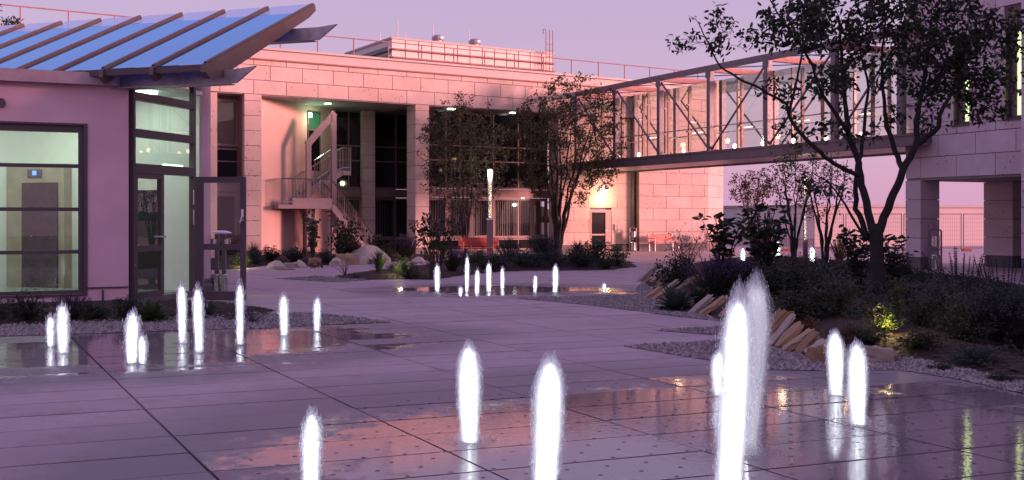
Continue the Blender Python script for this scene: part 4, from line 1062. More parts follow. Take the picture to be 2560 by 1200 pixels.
def edge_slab(label, px, py, lpx, wpx, tpx, ang, si, lean=38, grp='tilted edging slabs'):
    p = gp(px, py); s = p.y / FPX; lpx *= rnd.uniform(.8, 1.15); tpx *= rnd.uniform(.75, 1.25); L_, W_, T_ = lpx * s / 2, wpx * s / 2, tpx * s / 2
    # long axis rises from lower left towards upper right and back
    M = T(p.x, p.y, bed_z(p.x, p.y) * .6 + L_ * .50) @ Matrix.Rotation(R(ang), 4, 'Z') @ Matrix.Rotation(R(-lean), 4, 'Y') @ Matrix.Rotation(R(rnd.uniform(-6, 6)), 4, 'X') @ Matrix.Diagonal((L_, W_, T_, 1))
    o = link('edging_rock', SLABS[si % 9], None, M); tag(o, label, 'rock', grp)
RK = [  # px, py(base), length, width, thickness, label
 (1622, 703, 62, 34, 16, 'tilted sandstone slab at the far end of the rock edging'), (1648, 708, 66, 30, 14, 'tilted slab second from the far end of the rock edging'), (1668, 712, 54, 26, 14, 'tilted slab third from the far end, under the purple bush'),
 (1652, 722, 40, 24, 12, 'small slab in the second cluster of the rock edging'), (1680, 727, 44, 22, 12, 'small slab touching the dark leaves in the second cluster'),
 (1634, 746, 58, 24, 14, 'narrow tilted slab left of the broad-leaved rosette'), (1652, 750, 56, 22, 14, 'second narrow slab beside the broad-leaved rosette'),
 (1722, 733, 52, 34, 16, 'pale tilted slab behind the broad-leaved rosette'), (1716, 776, 40, 20, 14, 'small orange slab right of the broad-leaved rosette'),
 (1752, 782, 84, 30, 18, 'large orange slab in the middle of the rock edging'), (1784, 786, 76, 34, 18, 'large brown slab right of the orange slab'), (1818, 796, 60, 26, 16, 'slab half hidden behind the tall jets'),
 (1925, 850, 110, 44, 22, 'big grey slab just right of the tall jets'), (1950, 862, 118, 34, 18, 'long narrow slab second in the near cluster'), (1972, 868, 100, 36, 22, 'yellowish slab third in the near cluster'),
 (1996, 878, 92, 36, 22, 'pale slab fourth in the near cluster'), (2018, 884, 78, 36, 22, 'pink slab fifth in the near cluster'), (2042, 890, 70, 36, 22, 'end slab with dark twig in the near cluster')]
for i, (px, py, L_, W_, T_, lab) in enumerate(RK): edge_slab(lab, px, py, L_, W_, T_, 16 + rnd.uniform(-9, 9), i * 5 + i // 3, 38 + rnd.uniform(-6, 6))
def boulder(label, px, py, w, d_, h, si, rot=0, mesh=None, grp=None):
    p = gp(px, py); s = p.y / FPX
    o = link('boulder', mesh or BOULD[si % 4], None, T(p.x, p.y + d_ * s * .3, bed_z(p.x, p.y) + h * s * .25) @ Matrix.Rotation(R(rot), 4, 'Z') @ Matrix.Diagonal((w * s / 2, d_ * s / 2, h * s * .72, 1)))
    tag(o, label, 'rock', grp)
boulder('big pale boulder at the foot of the steel staircase', 922, 659, 112, 70, 50, 0, 10)
for i, (px, py, w, h, lab) in enumerate(((690, 668, 44, 16, 'low pink stone at the outer end of the facade bed edging'), (725, 667, 36, 14, 'second low stone from the outer end of the facade bed edging'), (752, 666, 32, 15, 'third low stone of the facade bed edging'), (784, 664, 42, 17, 'fourth low stone of the facade bed edging, near the thin shrub'),
                                         (840, 662, 40, 17, 'fifth low stone, left of the bare forked shrub'), (868, 659, 46, 22, 'taller stone behind the bare forked shrub'), (904, 658, 44, 17, 'flat stone right of the bare forked shrub'), (935, 657, 40, 15, 'flat stone left of the blade-leaved plant'), (1045, 655, 44, 13, 'long flat stone near the third stone column'))):
    boulder(lab, px, py + 3, w * 1.1, 26, h * 1.35, i, i * 40, SLABS[(i * 2 + 1) % 6] if i % 2 else BOULD[i % 4], 'stones edging the facade bed')
boulder('orange-brown rock partly behind the two near right jets', 2068, 906, 60, 50, 40, 1, 30, SLABS[1]); boulder('pale pink rock between the two near right jets', 2120, 908, 70, 50, 42, 2, 75, SLABS[3])
boulder('wedge-shaped sandstone rock right of the near right jets', 2190, 908, 90, 60, 46, 3, 12, SLABS[0]); boulder('flat yellow rock at the end of the near edging', 2230, 904, 70, 50, 24, 1, 60, SLABS[4])
mc = gp(805, 674); tag(part('drain_cover', MB().lathe([(.34, .002), (.34, .022)], (0, 0, 0), 16), STEEL, None, T(mc.x - 1.2, mc.y, 0)), 'small dark drain cover on the paving beside the bed edging', 'drain cover')

# ================================================================== plants
def leaf(mb, p, d, size, wid, droop=.15, n=4):
    d = Vector(d).normalized(); up = Vector((rnd.uniform(-1, 1), rnd.uniform(-1, 1), rnd.uniform(.1, 1)))
    s = d.cross(up)
    if s.length < 1e-4: s = d.orthogonal()
    s.normalize(); nrm = s.cross(d); p = Vector(p); i = len(mb.v)
    if n == 4:
        m = p + d * size * .45; mb.v += [tuple(p), tuple(m + s * wid * .5 + nrm * wid * .15), tuple(p + d * size - nrm * size * droop), tuple(m - s * wid * .5 + nrm * wid * .15)]
        mb.f += [(i, i+1, i+2), (i, i+2, i+3)]
    else:
        a = p + d * size * .28; b_ = p + d * size * .68 - nrm * size * droop * .4; e = p + d * size - nrm * size * droop
        mb.v += [tuple(p), tuple(a + s * wid * .42 + nrm * wid * .12), tuple(b_ + s * wid * .40 + nrm * wid * .1), tuple(e), tuple(b_ - s * wid * .40 + nrm * wid * .1), tuple(a - s * wid * .42 + nrm * wid * .12), tuple(a), tuple(b_)]
        mb.f += [(i, i+1, i+6), (i+6, i+1, i+2, i+7), (i+7, i+2, i+3), (i, i+6, i+5), (i+6, i+7, i+4, i+5), (i+7, i+3, i+4)]
def rv(r): return Vector((r.uniform(-1, 1), r.uniform(-1, 1), r.uniform(-1, 1)))
def bez(a, b_, c, n):
    return [a * (1 - t) ** 2 + b_ * 2 * t * (1 - t) + c * t * t for t in [k / n for k in range(n + 1)]]

class Tree:
    """stems are given; twigs reach for targets spread through the crown, leaves sit along the twigs"""
    def __init__(s, seed): s.r = random.Random(seed); s.w = MB(); s.lf = MB(); s.nodes = []
    def stem(s, pts, r0, r1, n=7, sub=4, base=None):
        pts = [Vector(p) for p in pts]; path = []
        for a, b_ in zip(pts[:-1], pts[1:]):
            for k in range(sub): path.append(a + (b_ - a) * (k / sub) + rv(s.r) * (b_ - a).length * .03)
        path.append(pts[-1]); m = len(path)
        rad = [r0 + (r1 - r0) * (k / (m - 1)) for k in range(m)]
        if base: rad[0] *= 1.5; rad[1] *= 1.15
        s.w.tube(path, rad, n)
        for k, p in enumerate(path):
            if k > m * .25: s.nodes.append((p, rad[k]))
    def grow(s, targets, leafn, lsize, lwid, seg=4, jit=.10, nleaf=4, rmin=.006, tips=1.0):
        root = min(s.nodes, key=lambda q: q[0].z)[0]
        targets = sorted(targets, key=lambda t: (t - root).length)
        for t in targets:
            best = None; bc = 1e9
            for k in range(len(s.nodes)):
                p, rd = s.nodes[k]; d = t - p; c = d.length + (max(0, -d.z) * .8)
                if c < bc: bc = c; best = k
            p, rd = s.nodes[best]; d = t - p; L_ = d.length
            if L_ < .05: continue
            mid = p + d * .5 + Vector((0, 0, L_ * .12)) + rv(s.r) * L_ * jit
            path = bez(p, mid, t, seg); r0 = max(rmin, min(rd * .65, .012 * L_ + rmin)); rad = [r0 + (rmin * .6 - r0) * (k / seg) for k in range(seg + 1)]
            s.w.tube(path, rad, 4, False)
            for k in range(1, seg + 1): s.nodes.append((path[k], rad[k]))
            n = max(1, int(leafn * s.r.uniform(.6, 1.4)))
            for k in range(n):
                u = s.r.random() ** .6; q = path[min(seg, int(u * seg))] .lerp(path[min(seg, int(u * seg) + 1)], (u * seg) % 1) if seg else t
                q = q + rv(s.r) * lsize * .9 * tips
                leaf(s.lf, q, rv(s.r) + Vector((0, 0, -.35)) + d.normalized() * .5, lsize * s.r.uniform(.6, 1.25), lwid * s.r.uniform(.7, 1.2), .2, nleaf)
def ell(r, c, rx_, ry_, rz_, n, shell=.35, cut=None):
    out_ = []
    while len(out_) < n:
        q = rv(r); l = q.length
        if l > 1 or l < shell * r.random(): continue
        p = Vector((c[0] + q.x * rx_, c[1] + q.y * ry_, c[2] + q.z * rz_))
        if cut and cut(p): continue
        out_.append(p)
    return out_
def finish_tree(t, name, label, base, wood, leafm, group=None):
    M = T(*base); th = thing(name, label, 'tree', M, group); Mi = M.inverted()
    for mb in (t.w, t.lf): mb.v = [tuple(Mi @ Vector(v)) for v in mb.v]
    part('trunk', t.w, wood, th, M, True); part('crown', t.lf, leafm, th, M)['kind'] = 'stuff'
    return th

# --- the big tree on the right (stems measured against the photo at its own distance)
TY = 19.6
def tp(px, py, dy=0.0): return at(px, py, TY + dy)
base = tp(2193, 790); bz = bed_z(base.x, base.y)
t = Tree(21)
t.stem([Vector((base.x, base.y, bz - .05)), tp(2192, 640), tp(2188, 560)], .135, .125, 10, 4, True)
t.stem([tp(2196, 585), tp(2228, 500, -.1), tp(2258, 428, -.2), tp(2292, 360, -.25), tp(2291, 300, -.2), tp(2302, 235, 0), tp(2316, 150, .2), tp(2330, 40, .3)], .085, .025)
t.stem([tp(2294, 362, -.25), tp(2346, 318, -.45), tp(2350, 285, -.5), tp(2380, 228, -.6), tp(2430, 140, -.7), tp(2470, 50, -.8)], .055, .015)
t.stem([tp(2258, 430, -.2), tp(2246, 396, .1), tp(2218, 318, .3), tp(2209, 250, .5), tp(2204, 150, .7), tp(2215, 40, .9)], .06, .018)
t.stem([tp(2180, 580), tp(2158, 480, .1), tp(2146, 405, .15), tp(2122, 335, .2), tp(2113, 255, .2), tp(2108, 160, .1), tp(2095, 40, 0)], .08, .024)
t.stem([tp(2172, 600, .1), tp(2140, 520, .3), tp(2138, 440, .4), tp(2160, 330, .7), tp(2170, 220, .9), tp(2150, 110, 1.1)], .06, .018)
t.stem([tp(2150, 440, .1), tp(2098, 418, -.3), tp(2052, 385, -.6), tp(2000, 332, -.8), tp(1972, 288, -.9), tp(1968, 262, -.9), tp(1900, 222, -1.0), tp(1850, 198, -1.0), tp(1800, 168, -1.0), tp(1772, 110, -1.0), tp(1745, 55, -1.0)], .045, .010)
t.stem([tp(1972, 288, -.9), tp(1990, 200, -1.0), tp(2010, 110, -1.1), tp(2000, 20, -1.2)], .028, .010)
t.stem([tp(2124, 335, .2), tp(2060, 240, -.2), tp(2020, 140, -.4), tp(1960, 60, -.5), tp(1925, 0, -.6)], .04, .012)
t.stem([tp(2300, 240, 0), tp(2360, 170, .4), tp(2420, 100, .7), tp(2500, 20, .9)], .035, .012)
t.stem([tp(2165, 600, -.1), tp(2128, 540, -.3), tp(2105, 500, -.4), tp(2070, 455, -.5), tp(2030, 430, -.6)], .03, .010)
rr = random.Random(44)
targets = []; thin = []
for (px, py, rx_, rz_, n) in ((2110, 40, 150, 90, 190), (2330, 60, 150, 110, 210), (2470, 120, 100, 110, 110), (1985, 70, 90, 65, 72), (2250, 170, 190, 60, 85), (2060, 210, 90, 55, 34), (1840, 95, 80, 45, 24), (1705, 105, 36, 22, 9), (1770, 40, 50, 30, 8),
                              (2400, 215, 90, 55, 70), (2130, 320, 80, 45, 14), (2010, 310, 70, 45, 12), (2290, 285, 60, 40, 16), (2440, 305, 30, 28, 5), (2480, 255, 50, 40, 14), (1945, 230, 50, 35, 14), (2200, -90, 300, 90, 90), (2040, 460, 60, 30, 10)):
    c = tp(px, py, -.9 if px < 2000 else 0); (thin if px < 1960 else targets).extend(ell(rr, c, rx_ * TY / FPX, .6 if px < 2000 else 1.3, rz_ * TY / FPX, n, .2))
t.grow(targets, 9, .135, .062, 4, .14, 6, .006); t.grow(thin, 8, .125, .055, 4, .14, 6, .005)
finish_tree(t, 'multi_stem_tree', 'large dark multi-stem tree overhanging the right bed near the tall jets', (base.x, base.y, bz), BARK, LEAF)

def fan_tree(seed, px, py, Y, height, stems, crown, leafn, ls, lw, nt, wood, leafm, name, label, r0=.09, low=.32, spread=.6, cut=None, group=None):
    b_ = at(px, py, Y); z0 = bed_z(b_.x, b_.y); B = Vector((b_.x, b_.y, z0 - .03)); t = Tree(seed); r_ = random.Random(seed * 3)
    cx_, cz_, rx_, rz_ = crown      # crown centre offset and radii (m)
    t.stem([B, B + Vector((0, 0, height * .06))], r0 * 1.25, r0, 8, 2, True)
    for k in range(stems):
        a = 6.28 * (k + r_.random() * .6) / stems; tx = cx_ + math.cos(a) * rx_ * spread * r_.uniform(.6, 1); ty = math.sin(a) * rx_ * spread * .8 * r_.uniform(.6, 1)
        tip = B + Vector((tx, ty, cz_ + rz_ * r_.uniform(.0, .75))); s0_ = B + Vector((math.cos(a) * r0 * .5, math.sin(a) * r0 * .5, height * .03))
        m1_ = B + Vector((tx * .22, ty * .22, height * low * .7)); m2_ = B + Vector((tx * .7, ty * .7, height * (low + .22)))
        t.stem([s0_, m1_, m2_, tip], r0 * r_.uniform(.45, .62), r0 * .12, 6, 4)
    t.grow(ell(r_, B + Vector((cx_, 0, cz_)), rx_, rx_ * .8, rz_, nt, .3, cut), leafn, ls, lw, 4, .16, 4, r0 * .05)
    return finish_tree(t, name, label, (B.x, B.y, z0), wood, leafm, group)
fan_tree(31, 1395, 645, 47.3, 8.0, 8, (.50, 5.25, 2.8, 3.05), 13, .16, .08, 620, BARK, LEAF_T, 'multi_stem_tree', 'tall bushy multi-stem tree between the glazed bay and the footbridge', .15, cut=lambda p: (FM.inverted() @ p).y > -.25)
fan_tree(37, 1165, 650, 44.3, 6.9, 6, (-.10, 4.35, 1.95, 2.75), 12, .14, .065, 480, BARK, LEAF_T, 'multi_stem_tree', 'narrow grey-green tree before the glazed bay, left of the lamp post', .09, .25, .45)
fan_tree(41, 2062, 690, 31.5, 3.6, 6, (.05, 2.45, 1.05, 1.2), 6, .10, .05, 120, BARK, LEAF_T, 'multi_stem_tree', 'small open tree with bare forked stems left of the near trunk', .085, .36, .75)
fan_tree(43, 1985, 690, 33.5, 3.9, 7, (.05, 2.75, 1.15, 1.25), 9, .10, .05, 200, BARK, LEAF_G, 'multi_stem_tree', 'small green tree in front of the second lamp post', .07, .34, .7)
fan_tree(47, 1882, 640, 46.0, 4.0, 7, (.0, 3.05, 1.15, .75), 9, .12, .06, 170, BARK2, LEAF_R, 'multi_stem_tree', 'thin brownish tree against the sky at the corner of the pink building', .06, .45, .7)
t = Tree(51); b0 = at(-52, 60, 30); t.stem([b0 + Vector((-.6, 0, -6.5)), b0 + Vector((-.5, 0, -2)), b0], .12, .04); t.grow(ell(random.Random(4), b0 + Vector((.35, 0, 0)), .85, .8, .55, 60), 9, .13, .06)
finish_tree(t, 'leafy_tree', 'tree of which only a leafy tip shows behind the roof, upper left corner', (b0.x - .6, 30, 0), BARK, LEAF)

# --- shrub prototypes: each a (wood mesh, leaf mesh[, flower mesh]) of unit height
def shrub(kind, seed):
    r_ = random.Random(seed); w = MB(); l = MB(); f = MB()
    if kind in ('round', 'dense'):
        for k in range(24 if kind == 'round' else 34):
            a = r_.uniform(0, 6.28); e = r_.uniform(.25, 1.25); d = Vector((math.cos(a) * math.cos(e), math.sin(a) * math.cos(e), math.sin(e))); tip = Vector((d.x * .75, d.y * .75, d.z)) * r_.uniform(.65, 1.0)
            path = bez(Vector((d.x * .05, d.y * .05, 0)), Vector((tip.x * .35, tip.y * .35, tip.z * .65)), tip, 4); w.tube(path, [.014, .011, .008, .006, .004], 4, False)
            for q in range(38):
                u = r_.random() ** .5; p = path[min(4, int(u * 4.99))] + rv(r_) * .13; leaf(l, p, rv(r_) + Vector((d.x, d.y, .4)), r_.uniform(.07, .13), r_.uniform(.04, .07))
    elif kind == 'upright':
        for k in range(12):
            a = r_.uniform(0, 6.28); sp_r = r_.uniform(.08, .40); tip = Vector((math.cos(a) * sp_r, math.sin(a) * sp_r, r_.uniform(.65, 1.0)))
            path = bez(Vector((math.cos(a) * .03, math.sin(a) * .03, 0)), Vector((tip.x * .4, tip.y * .4, tip.z * .6)), tip, 5); w.tube(path, [.015, .013, .011, .009, .006, .004], 4, False)
            for q in range(22):
                u = .28 + .72 * r_.random(); p = path[min(5, int(u * 5.99))] + rv(r_) * .045; aa = r_.uniform(0, 6.28)
                leaf(l, p, (math.cos(aa), math.sin(aa), r_.uniform(-.1, .9)), r_.uniform(.10, .16), r_.uniform(.05, .07), .25, 6)
    elif kind == 'tuft':
        for k in range(150):
            a = r_.uniform(0, 6.28); sp_r = r_.uniform(.1, .8); h = r_.uniform(.5, 1.0); w0 = .016
            p0 = Vector((r_.uniform(-.08, .08), r_.uniform(-.08, .08), 0)); p2 = Vector((math.cos(a) * sp_r, math.sin(a) * sp_r, h * (1 - sp_r * .35))); p1 = Vector((p2.x * .35, p2.y * .35, h * .75)); s_ = Vector((-math.sin(a), math.cos(a), 0)) * w0
            m = (p0 + p1 * 2 + p2) / 4; l.quad(p0 - s_, p0 + s_, m + s_ * .8, m - s_ * .8); l.quad(m - s_ * .8, m + s_ * .8, p2)
    elif kind == 'spike':
        for k in range(170):
            a = r_.uniform(0, 6.28); sp_r = r_.random() ** .7 * .55; tip = Vector((math.cos(a) * sp_r * 1.2, math.sin(a) * sp_r * 1.2, r_.uniform(.6, 1.0) * (1 - sp_r * .4)))
            path = bez(Vector((math.cos(a) * sp_r * .25, math.sin(a) * sp_r * .25, 0)), Vector((tip.x * .6, tip.y * .6, tip.z * .6)), tip, 3); w.tube(path, [.006, .005, .005, .004], 3, False)
            for q in range(7): u = r_.random() * .55; leaf(l, path[min(3, int(u * 4))] + rv(r_) * .05, rv(r_) + Vector((0, 0, .8)), r_.uniform(.06, .11), .022)
            for q in range(9): u = 1 - q * .035; leaf(f, path[2].lerp(path[3], max(0, u * 2 - 1)) + rv(r_) * .012, rv(r_), .035, .03)
    elif kind == 'rosette':
        for k in range(46):
            a = k * 2.4 + r_.uniform(-.2, .2); e = .25 + 1.0 * (1 - k / 46) ; d = Vector((math.cos(a), math.sin(a), 0)); L_ = r_.uniform(.75, 1.05); s_ = Vector((-math.sin(a), math.cos(a), 0)); i = len(l.v); pr = []
            for q in range(6):
                u = q / 5; rad = L_ * u * math.cos(e) * 1.1 + .02; hz = L_ * (u * math.sin(e) * 1.15 - u * u * .38 * math.cos(e)); wd = .16 * math.sin(math.pi * min(.98, u * .9 + .08)) ** .8
                pr.append((d * rad + Vector((0, 0, hz + .03)), wd))
            for p, wd in pr: l.v += [tuple(p - s_ * wd + Vector((0, 0, wd * .35))), tuple(p), tuple(p + s_ * wd + Vector((0, 0, wd * .35)))]
            for q in range(5): l.f += [(i + q*3, i + q*3 + 1, i + q*3 + 4, i + q*3 + 3), (i + q*3 + 1, i + q*3 + 2, i + q*3 + 5, i + q*3 + 4)]
        w.tube([(0, 0, 0), (0, 0, .15)], .05, 6)
    elif kind == 'puff':
        for k in range(12):
            a = r_.uniform(0, 6.28); sp_r = r_.uniform(.15, .5); tip = Vector((math.cos(a) * sp_r, math.sin(a) * sp_r, r_.uniform(.6, .95))); path = bez(Vector((math.cos(a) * .04, math.sin(a) * .04, 0)), Vector((tip.x * .4, tip.y * .4, tip.z * .6)), tip, 4); w.tube(path, [.014, .012, .01, .008, .006], 4, False)
            for q in range(14): u = .4 + .6 * r_.random(); leaf(l, path[min(4, int(u * 4.99))] + rv(r_) * .08, rv(r_), r_.uniform(.08, .13), .07)
            for q in range(70): leaf(f, tip + rv(r_).normalized() * .105 * r_.random() ** .4, rv(r_), .035, .03)
    elif kind == 'twiggy':
        for k in range(26):
            a = r_.uniform(0, 6.28); sp_r = r_.uniform(.15, .62); tip = Vector((math.cos(a) * sp_r, math.sin(a) * sp_r, r_.uniform(.55, 1.0))); path = bez(Vector((math.cos(a) * .03, math.sin(a) * .03, 0)), Vector((tip.x * .35, tip.y * .35, tip.z * .7)), tip, 4); w.tube(path, [.009, .008, .006, .005, .003], 4, False)
            for j in range(3):
                b_ = path[2 + j % 3]; e = b_ + rv(r_) * .18 + Vector((0, 0, .08)); w.tube([b_, e], [.004, .002], 3, False)
                for q in range(3): leaf(l, e + rv(r_) * .06, rv(r_), .05, .03)
    elif kind == 'fork':
        for k in range(9):
            a = r_.uniform(0, 6.28); sp_r = r_.uniform(.1, .4); tip = Vector((math.cos(a) * sp_r, math.sin(a) * sp_r, r_.uniform(.7, 1.0))); path = bez(Vector((0, 0, 0)), Vector((tip.x * .2, tip.y * .2, tip.z * .6)), tip, 4); w.tube(path, [.016, .014, .011, .008, .005], 4, False)
            for q in range(2): leaf(l, tip + rv(r_) * .05, rv(r_), .07, .04)
        path = bez(Vector((0, 0, .1)), Vector((-.45, 0, .85)), Vector((-1.25, -.1, .62)), 5); w.tube(path, [.012, .01, .008, .007, .006, .004], 4, False)
        for q in range(30): leaf(l, path[5 if q % 3 else 4] + rv(r_) * .16, rv(r_), .16, .07)
    elif kind == 'tallspike':
        for k in range(16):
            a = r_.uniform(0, 6.28); sp_r = r_.uniform(.05, .5); tip = Vector((math.cos(a) * sp_r, math.sin(a) * sp_r, r_.uniform(.7, 1.0))); path = bez(Vector((math.cos(a) * sp_r * .4, math.sin(a) * sp_r * .4, 0)), Vector((tip.x * .8, tip.y * .8, tip.z * .6)), tip, 6); w.tube(path, [.005] * 6 + [.003], 3, False)
            for q in range(12): u = .45 + .55 * q / 12; p = path[min(5, int(u * 6))].lerp(path[min(6, int(u * 6) + 1)], (u * 6) % 1); [leaf(f, p, rv(r_) * .5 + Vector((math.cos(z_), math.sin(z_), .1)), .022, .018) for z_ in (0, 2, 4)]
            for q in range(10): leaf(l, path[min(3, int(r_.random() * 3))] + rv(r_) * .05, rv(r_), .08, .03)
    return (w, l, f)
PROTO = {}
def proto(kind, seed, lm, fm=None, wm=BARK):
    k = (kind, seed, lm.name)
    if k not in PROTO:
        w, l, f = shrub(kind, seed); res = []
        al = l.v + f.v; rs_ = sorted(math.hypot(v[0], v[1]) for v in al); zs2 = sorted(v[2] for v in al); rq = rs_[int(len(rs_) * .95)] if kind != 'fork' else .5; zq = zs2[int(len(zs2) * .985)]
        for mb in (w, l, f): mb.v = [(v[0] / rq, v[1] / rq, v[2] / zq) for v in mb.v]
        for nm, mb, m in (('stems', w, wm), ('leaves', l, lm), ('blossoms', f, fm)):
            if mb.v and m: me = mb.mesh(nm, nm == 'stems'); me.materials.append(m); res.append((nm, me))
        PROTO[k] = res
    return PROTO[k]
def plant(name, label, kind, seed, px, py, hpx, wpx, lm, fm=None, group=None, cat='shrub', wm=BARK):
    p = gpz(px, py); s = p.y / FPX; k_ = 1.10 if p.y > 28 else 1.05; h = hpx * s * (k_ - .06); w = wpx * s / 2 * k_; z = bed_z(p.x, p.y)
    M = T(p.x, p.y, z - .02) @ Matrix.Rotation((0 if kind == 'fork' else seed * 1.7 + px * .01), 4, 'Z') @ Matrix.Diagonal((w, w, h, 1))
    t = thing(name, label, cat, M, group)
    for nm, me in proto(kind, seed, lm, fm, wm): link(nm, me, t, M)['kind'] = 'stuff'
    return t
P = plant
# bed along the pavilion
P('lavender_bush', 'grey-green bush at the left edge under the pavilion window', 'dense', 1, 4, 798, 52, 60, LEAF_B)
P('lavender_bush', 'round dark bush below the pavilion window, second from the left edge', 'dense', 2, 68, 800, 66, 92, LEAF)
P('wispy_bush', 'wispy bush below the right end of the pavilion window', 'spike', 3, 178, 796, 62, 86, LEAF_B, LAV)
P('leafy_clump', 'low leafy clump in front of the mauve wall', 'dense', 4, 235, 798, 42, 70, LEAF)
P('wispy_bush', 'wispy dark bush left of the broad-leaved clump by the entrance', 'dense', 1, 318, 798, 60, 74, LEAF)
P('broad_leaved_clump', 'glossy broad-leaved clump beside the pavilion entrance', 'rosette', 5, 380, 802, 50, 96, LEAF_G)
P('low_bush', 'small bush right of the tall pair of jets by the entrance', 'dense', 2, 520, 786, 34, 60, LEAF_B)
P('creeping_shrub', 'creeping twiggy shrub on the gravel below the open door leaf', 'twiggy', 6, 632, 806, 40, 104, LEAF)
P('creeping_shrub', 'creeping twiggy shrub between the jets at the end of the gravel', 'twiggy', 7, 575, 800, 34, 80, LEAF)
# facade bed
P('flowering_bush', 'yellow-green lit bush seen through the open door leaf', 'round', 8, 604, 664, 32, 50, LEAF_G, PALEFL)
P('grass_tuft', 'thin grasses in front of the first stone column', 'tuft', 9, 634, 655, 50, 50, LEAF_R, cat='grass')
P('grey_bush', 'grey bush at the foot of the first stone column', 'dense', 1, 640, 659, 34, 40, LEAF_B)
P('dark_bush', 'dark low bush under the slanting pink wall', 'dense', 4, 676, 657, 34, 46, LEAF)
P('grey_mound', 'soft grey-green mound under the staircase landing', 'spike', 10, 738, 655, 36, 60, LEAF_B, LEAF_B)
P('grey_mound', 'second grey-green mound, right of the thin upright shrub', 'dense', 2, 812, 656, 30, 44, LEAF_B)
P('upright_shrub', 'thin upright shrub with bare stems below the staircase', 'upright', 11, 782, 659, 116, 44, LEAF_G, wm=BARK2)
P('dark_shrub', 'big dark leafy shrub in front of the lower stair flight', 'round', 12, 856, 655, 98, 84, LEAF)
P('russet_bush', 'russet bush right of the staircase foot', 'dense', 3, 884, 654, 58, 50, LEAF_R)
P('upright_shrub', 'small dark shrub against the inner stone column', 'upright', 13, 936, 650, 56, 34, LEAF)
P('lavender_bush', 'purple lavender bush left of the third stone column', 'spike', 14, 1014, 650, 58, 64, LEAF_B, LAV)
P('dark_bush', 'dark bush between boulder and lavender', 'dense', 4, 968, 651, 40, 44, LEAF)
# central island
P('blade_leaved_plant', 'blade-leaved plant at the near end of the middle island', 'tuft', 15, 948, 682, 62, 60, LEAF_G, cat='plant')
P('forked_shrub', 'bare forked shrub with one arching leafy branch', 'fork', 16, 862, 692, 46, 58, LEAF, wm=BARK2)
P('creeping_shrub', 'low twiggy plant beside the bare forked shrub', 'twiggy', 17, 890, 695, 16, 56, LEAF)
P('flowering_bush', 'pale flowering bush lit by a ground spotlight', 'round', 18, 1006, 680, 36, 56, LEAF_G, PALEFL)
P('dark_bush', 'dark round bush at the front of the middle island', 'dense', 1, 1020, 696, 36, 56, LEAF)
P('puffy_shrub', 'tall shrub with dry brown flower puffs near the third column', 'puff', 19, 1090, 690, 150, 108, LEAF, PUFF)
P('twiggy_shrub', 'leafless twiggy shrub in front of the brown-puffed shrub', 'twiggy', 20, 1078, 697, 90, 60, LEAF_R, wm=BARK2)
P('lavender_bush', 'purplish bush left of the second red bench', 'spike', 14, 1130, 676, 54, 60, LEAF, LAV)
P('rose_bush', 'rose bush with pale blooms below the second red bench', 'round', 21, 1168, 664, 34, 56, LEAF_G, PALEFL)
P('rose_bush', 'green bush directly left of the lamp post foot', 'round', 8, 1195, 658, 36, 44, LEAF_G)
P('grey_bush', 'grey-blue bush right of the lamp post foot', 'spike', 10, 1272, 654, 56, 56, LEAF_B, LEAF_B)
P('low_bush', 'low green bush in the middle of the island front', 'dense', 2, 1252, 672, 38, 62, LEAF_B)
P('low_bush', 'dark low bush in front of the grey-blue bush', 'dense', 3, 1222, 674, 34, 54, LEAF)
P('low_bush', 'round bush on the island before the dark glass plinth', 'dense', 4, 1308, 664, 40, 60, LEAF_B)
P('grey_bush', 'pointed grey-blue bush left of the bushy tree trunk', 'spike', 22, 1362, 656, 66, 70, LEAF_B, LEAF_B)
P('low_bush', 'grey bush in front of the bushy tree trunk', 'dense', 1, 1338, 672, 36, 60, LEAF_B)
P('low_bush', 'round bush right below the bushy tree trunk', 'dense', 2, 1388, 670, 40, 56, LEAF_B)
P('rose_bush', 'bush with pink blooms right of the bushy tree trunk', 'round', 23, 1436, 658, 36, 56, LEAF, PINKFL)
P('dark_bush', 'dark spreading bush in front of the side door', 'round', 12, 1478, 654, 50, 90, LEAF)
P('dark_bush', 'low dark bush at the island front below the side door', 'dense', 3, 1460, 668, 36, 66, LEAF)
P('grass_tuft', 'thin dry grasses left of the side door', 'tuft', 24, 1446, 648, 50, 60, LEAF_R, cat='grass')
P('glossy_bush', 'small glossy bush at the right end of the middle island', 'round', 25, 1544, 664, 46, 56, LEAF_G)
P('low_bush', 'low dark bush just left of the island end', 'dense', 4, 1515, 670, 30, 50, LEAF)
# big right bed
P('twiggy_shrub', 'reddish twiggy shrub in front of the red bench', 'twiggy', 26, 1715, 690, 130, 110, LEAF_R, wm=BARK2)
P('dark_bush', 'dark bush at the far end of the rock edging', 'round', 27, 1690, 712, 76, 100, LEAF)
P('tall_laurel', 'tall dark glossy shrub at the corner of the stone wall', 'upright', 28, 1806, 692, 165, 118, LEAF)
P('tall_laurel', 'tall dark shrub right of the corner shrub, with russet tips', 'upright', 29, 1906, 700, 190, 128, LEAF)
P('russet_bush', 'russet-leaved top bush between the two tall dark shrubs', 'round', 30, 1905, 690, 160, 60, LEAF_R)
P('lavender_bush', 'large purple lavender mass behind the rock edging', 'spike', 31, 1790, 740, 100, 150, LEAF, LAV)
P('lavender_bush', 'second purple lavender mass, right of the large one', 'spike', 32, 1868, 728, 80, 110, LEAF, LAV)
P('broad_leaved_rosette', 'blue-green broad-leaved rosette plant at the rock edging', 'rosette', 33, 1690, 776, 58, 112, LEAF_B, cat='plant')
P('broad_leaved_rosette', 'smaller dark rosette plant beside the pale slab', 'rosette', 34, 1748, 762, 44, 84, LEAF, cat='plant')
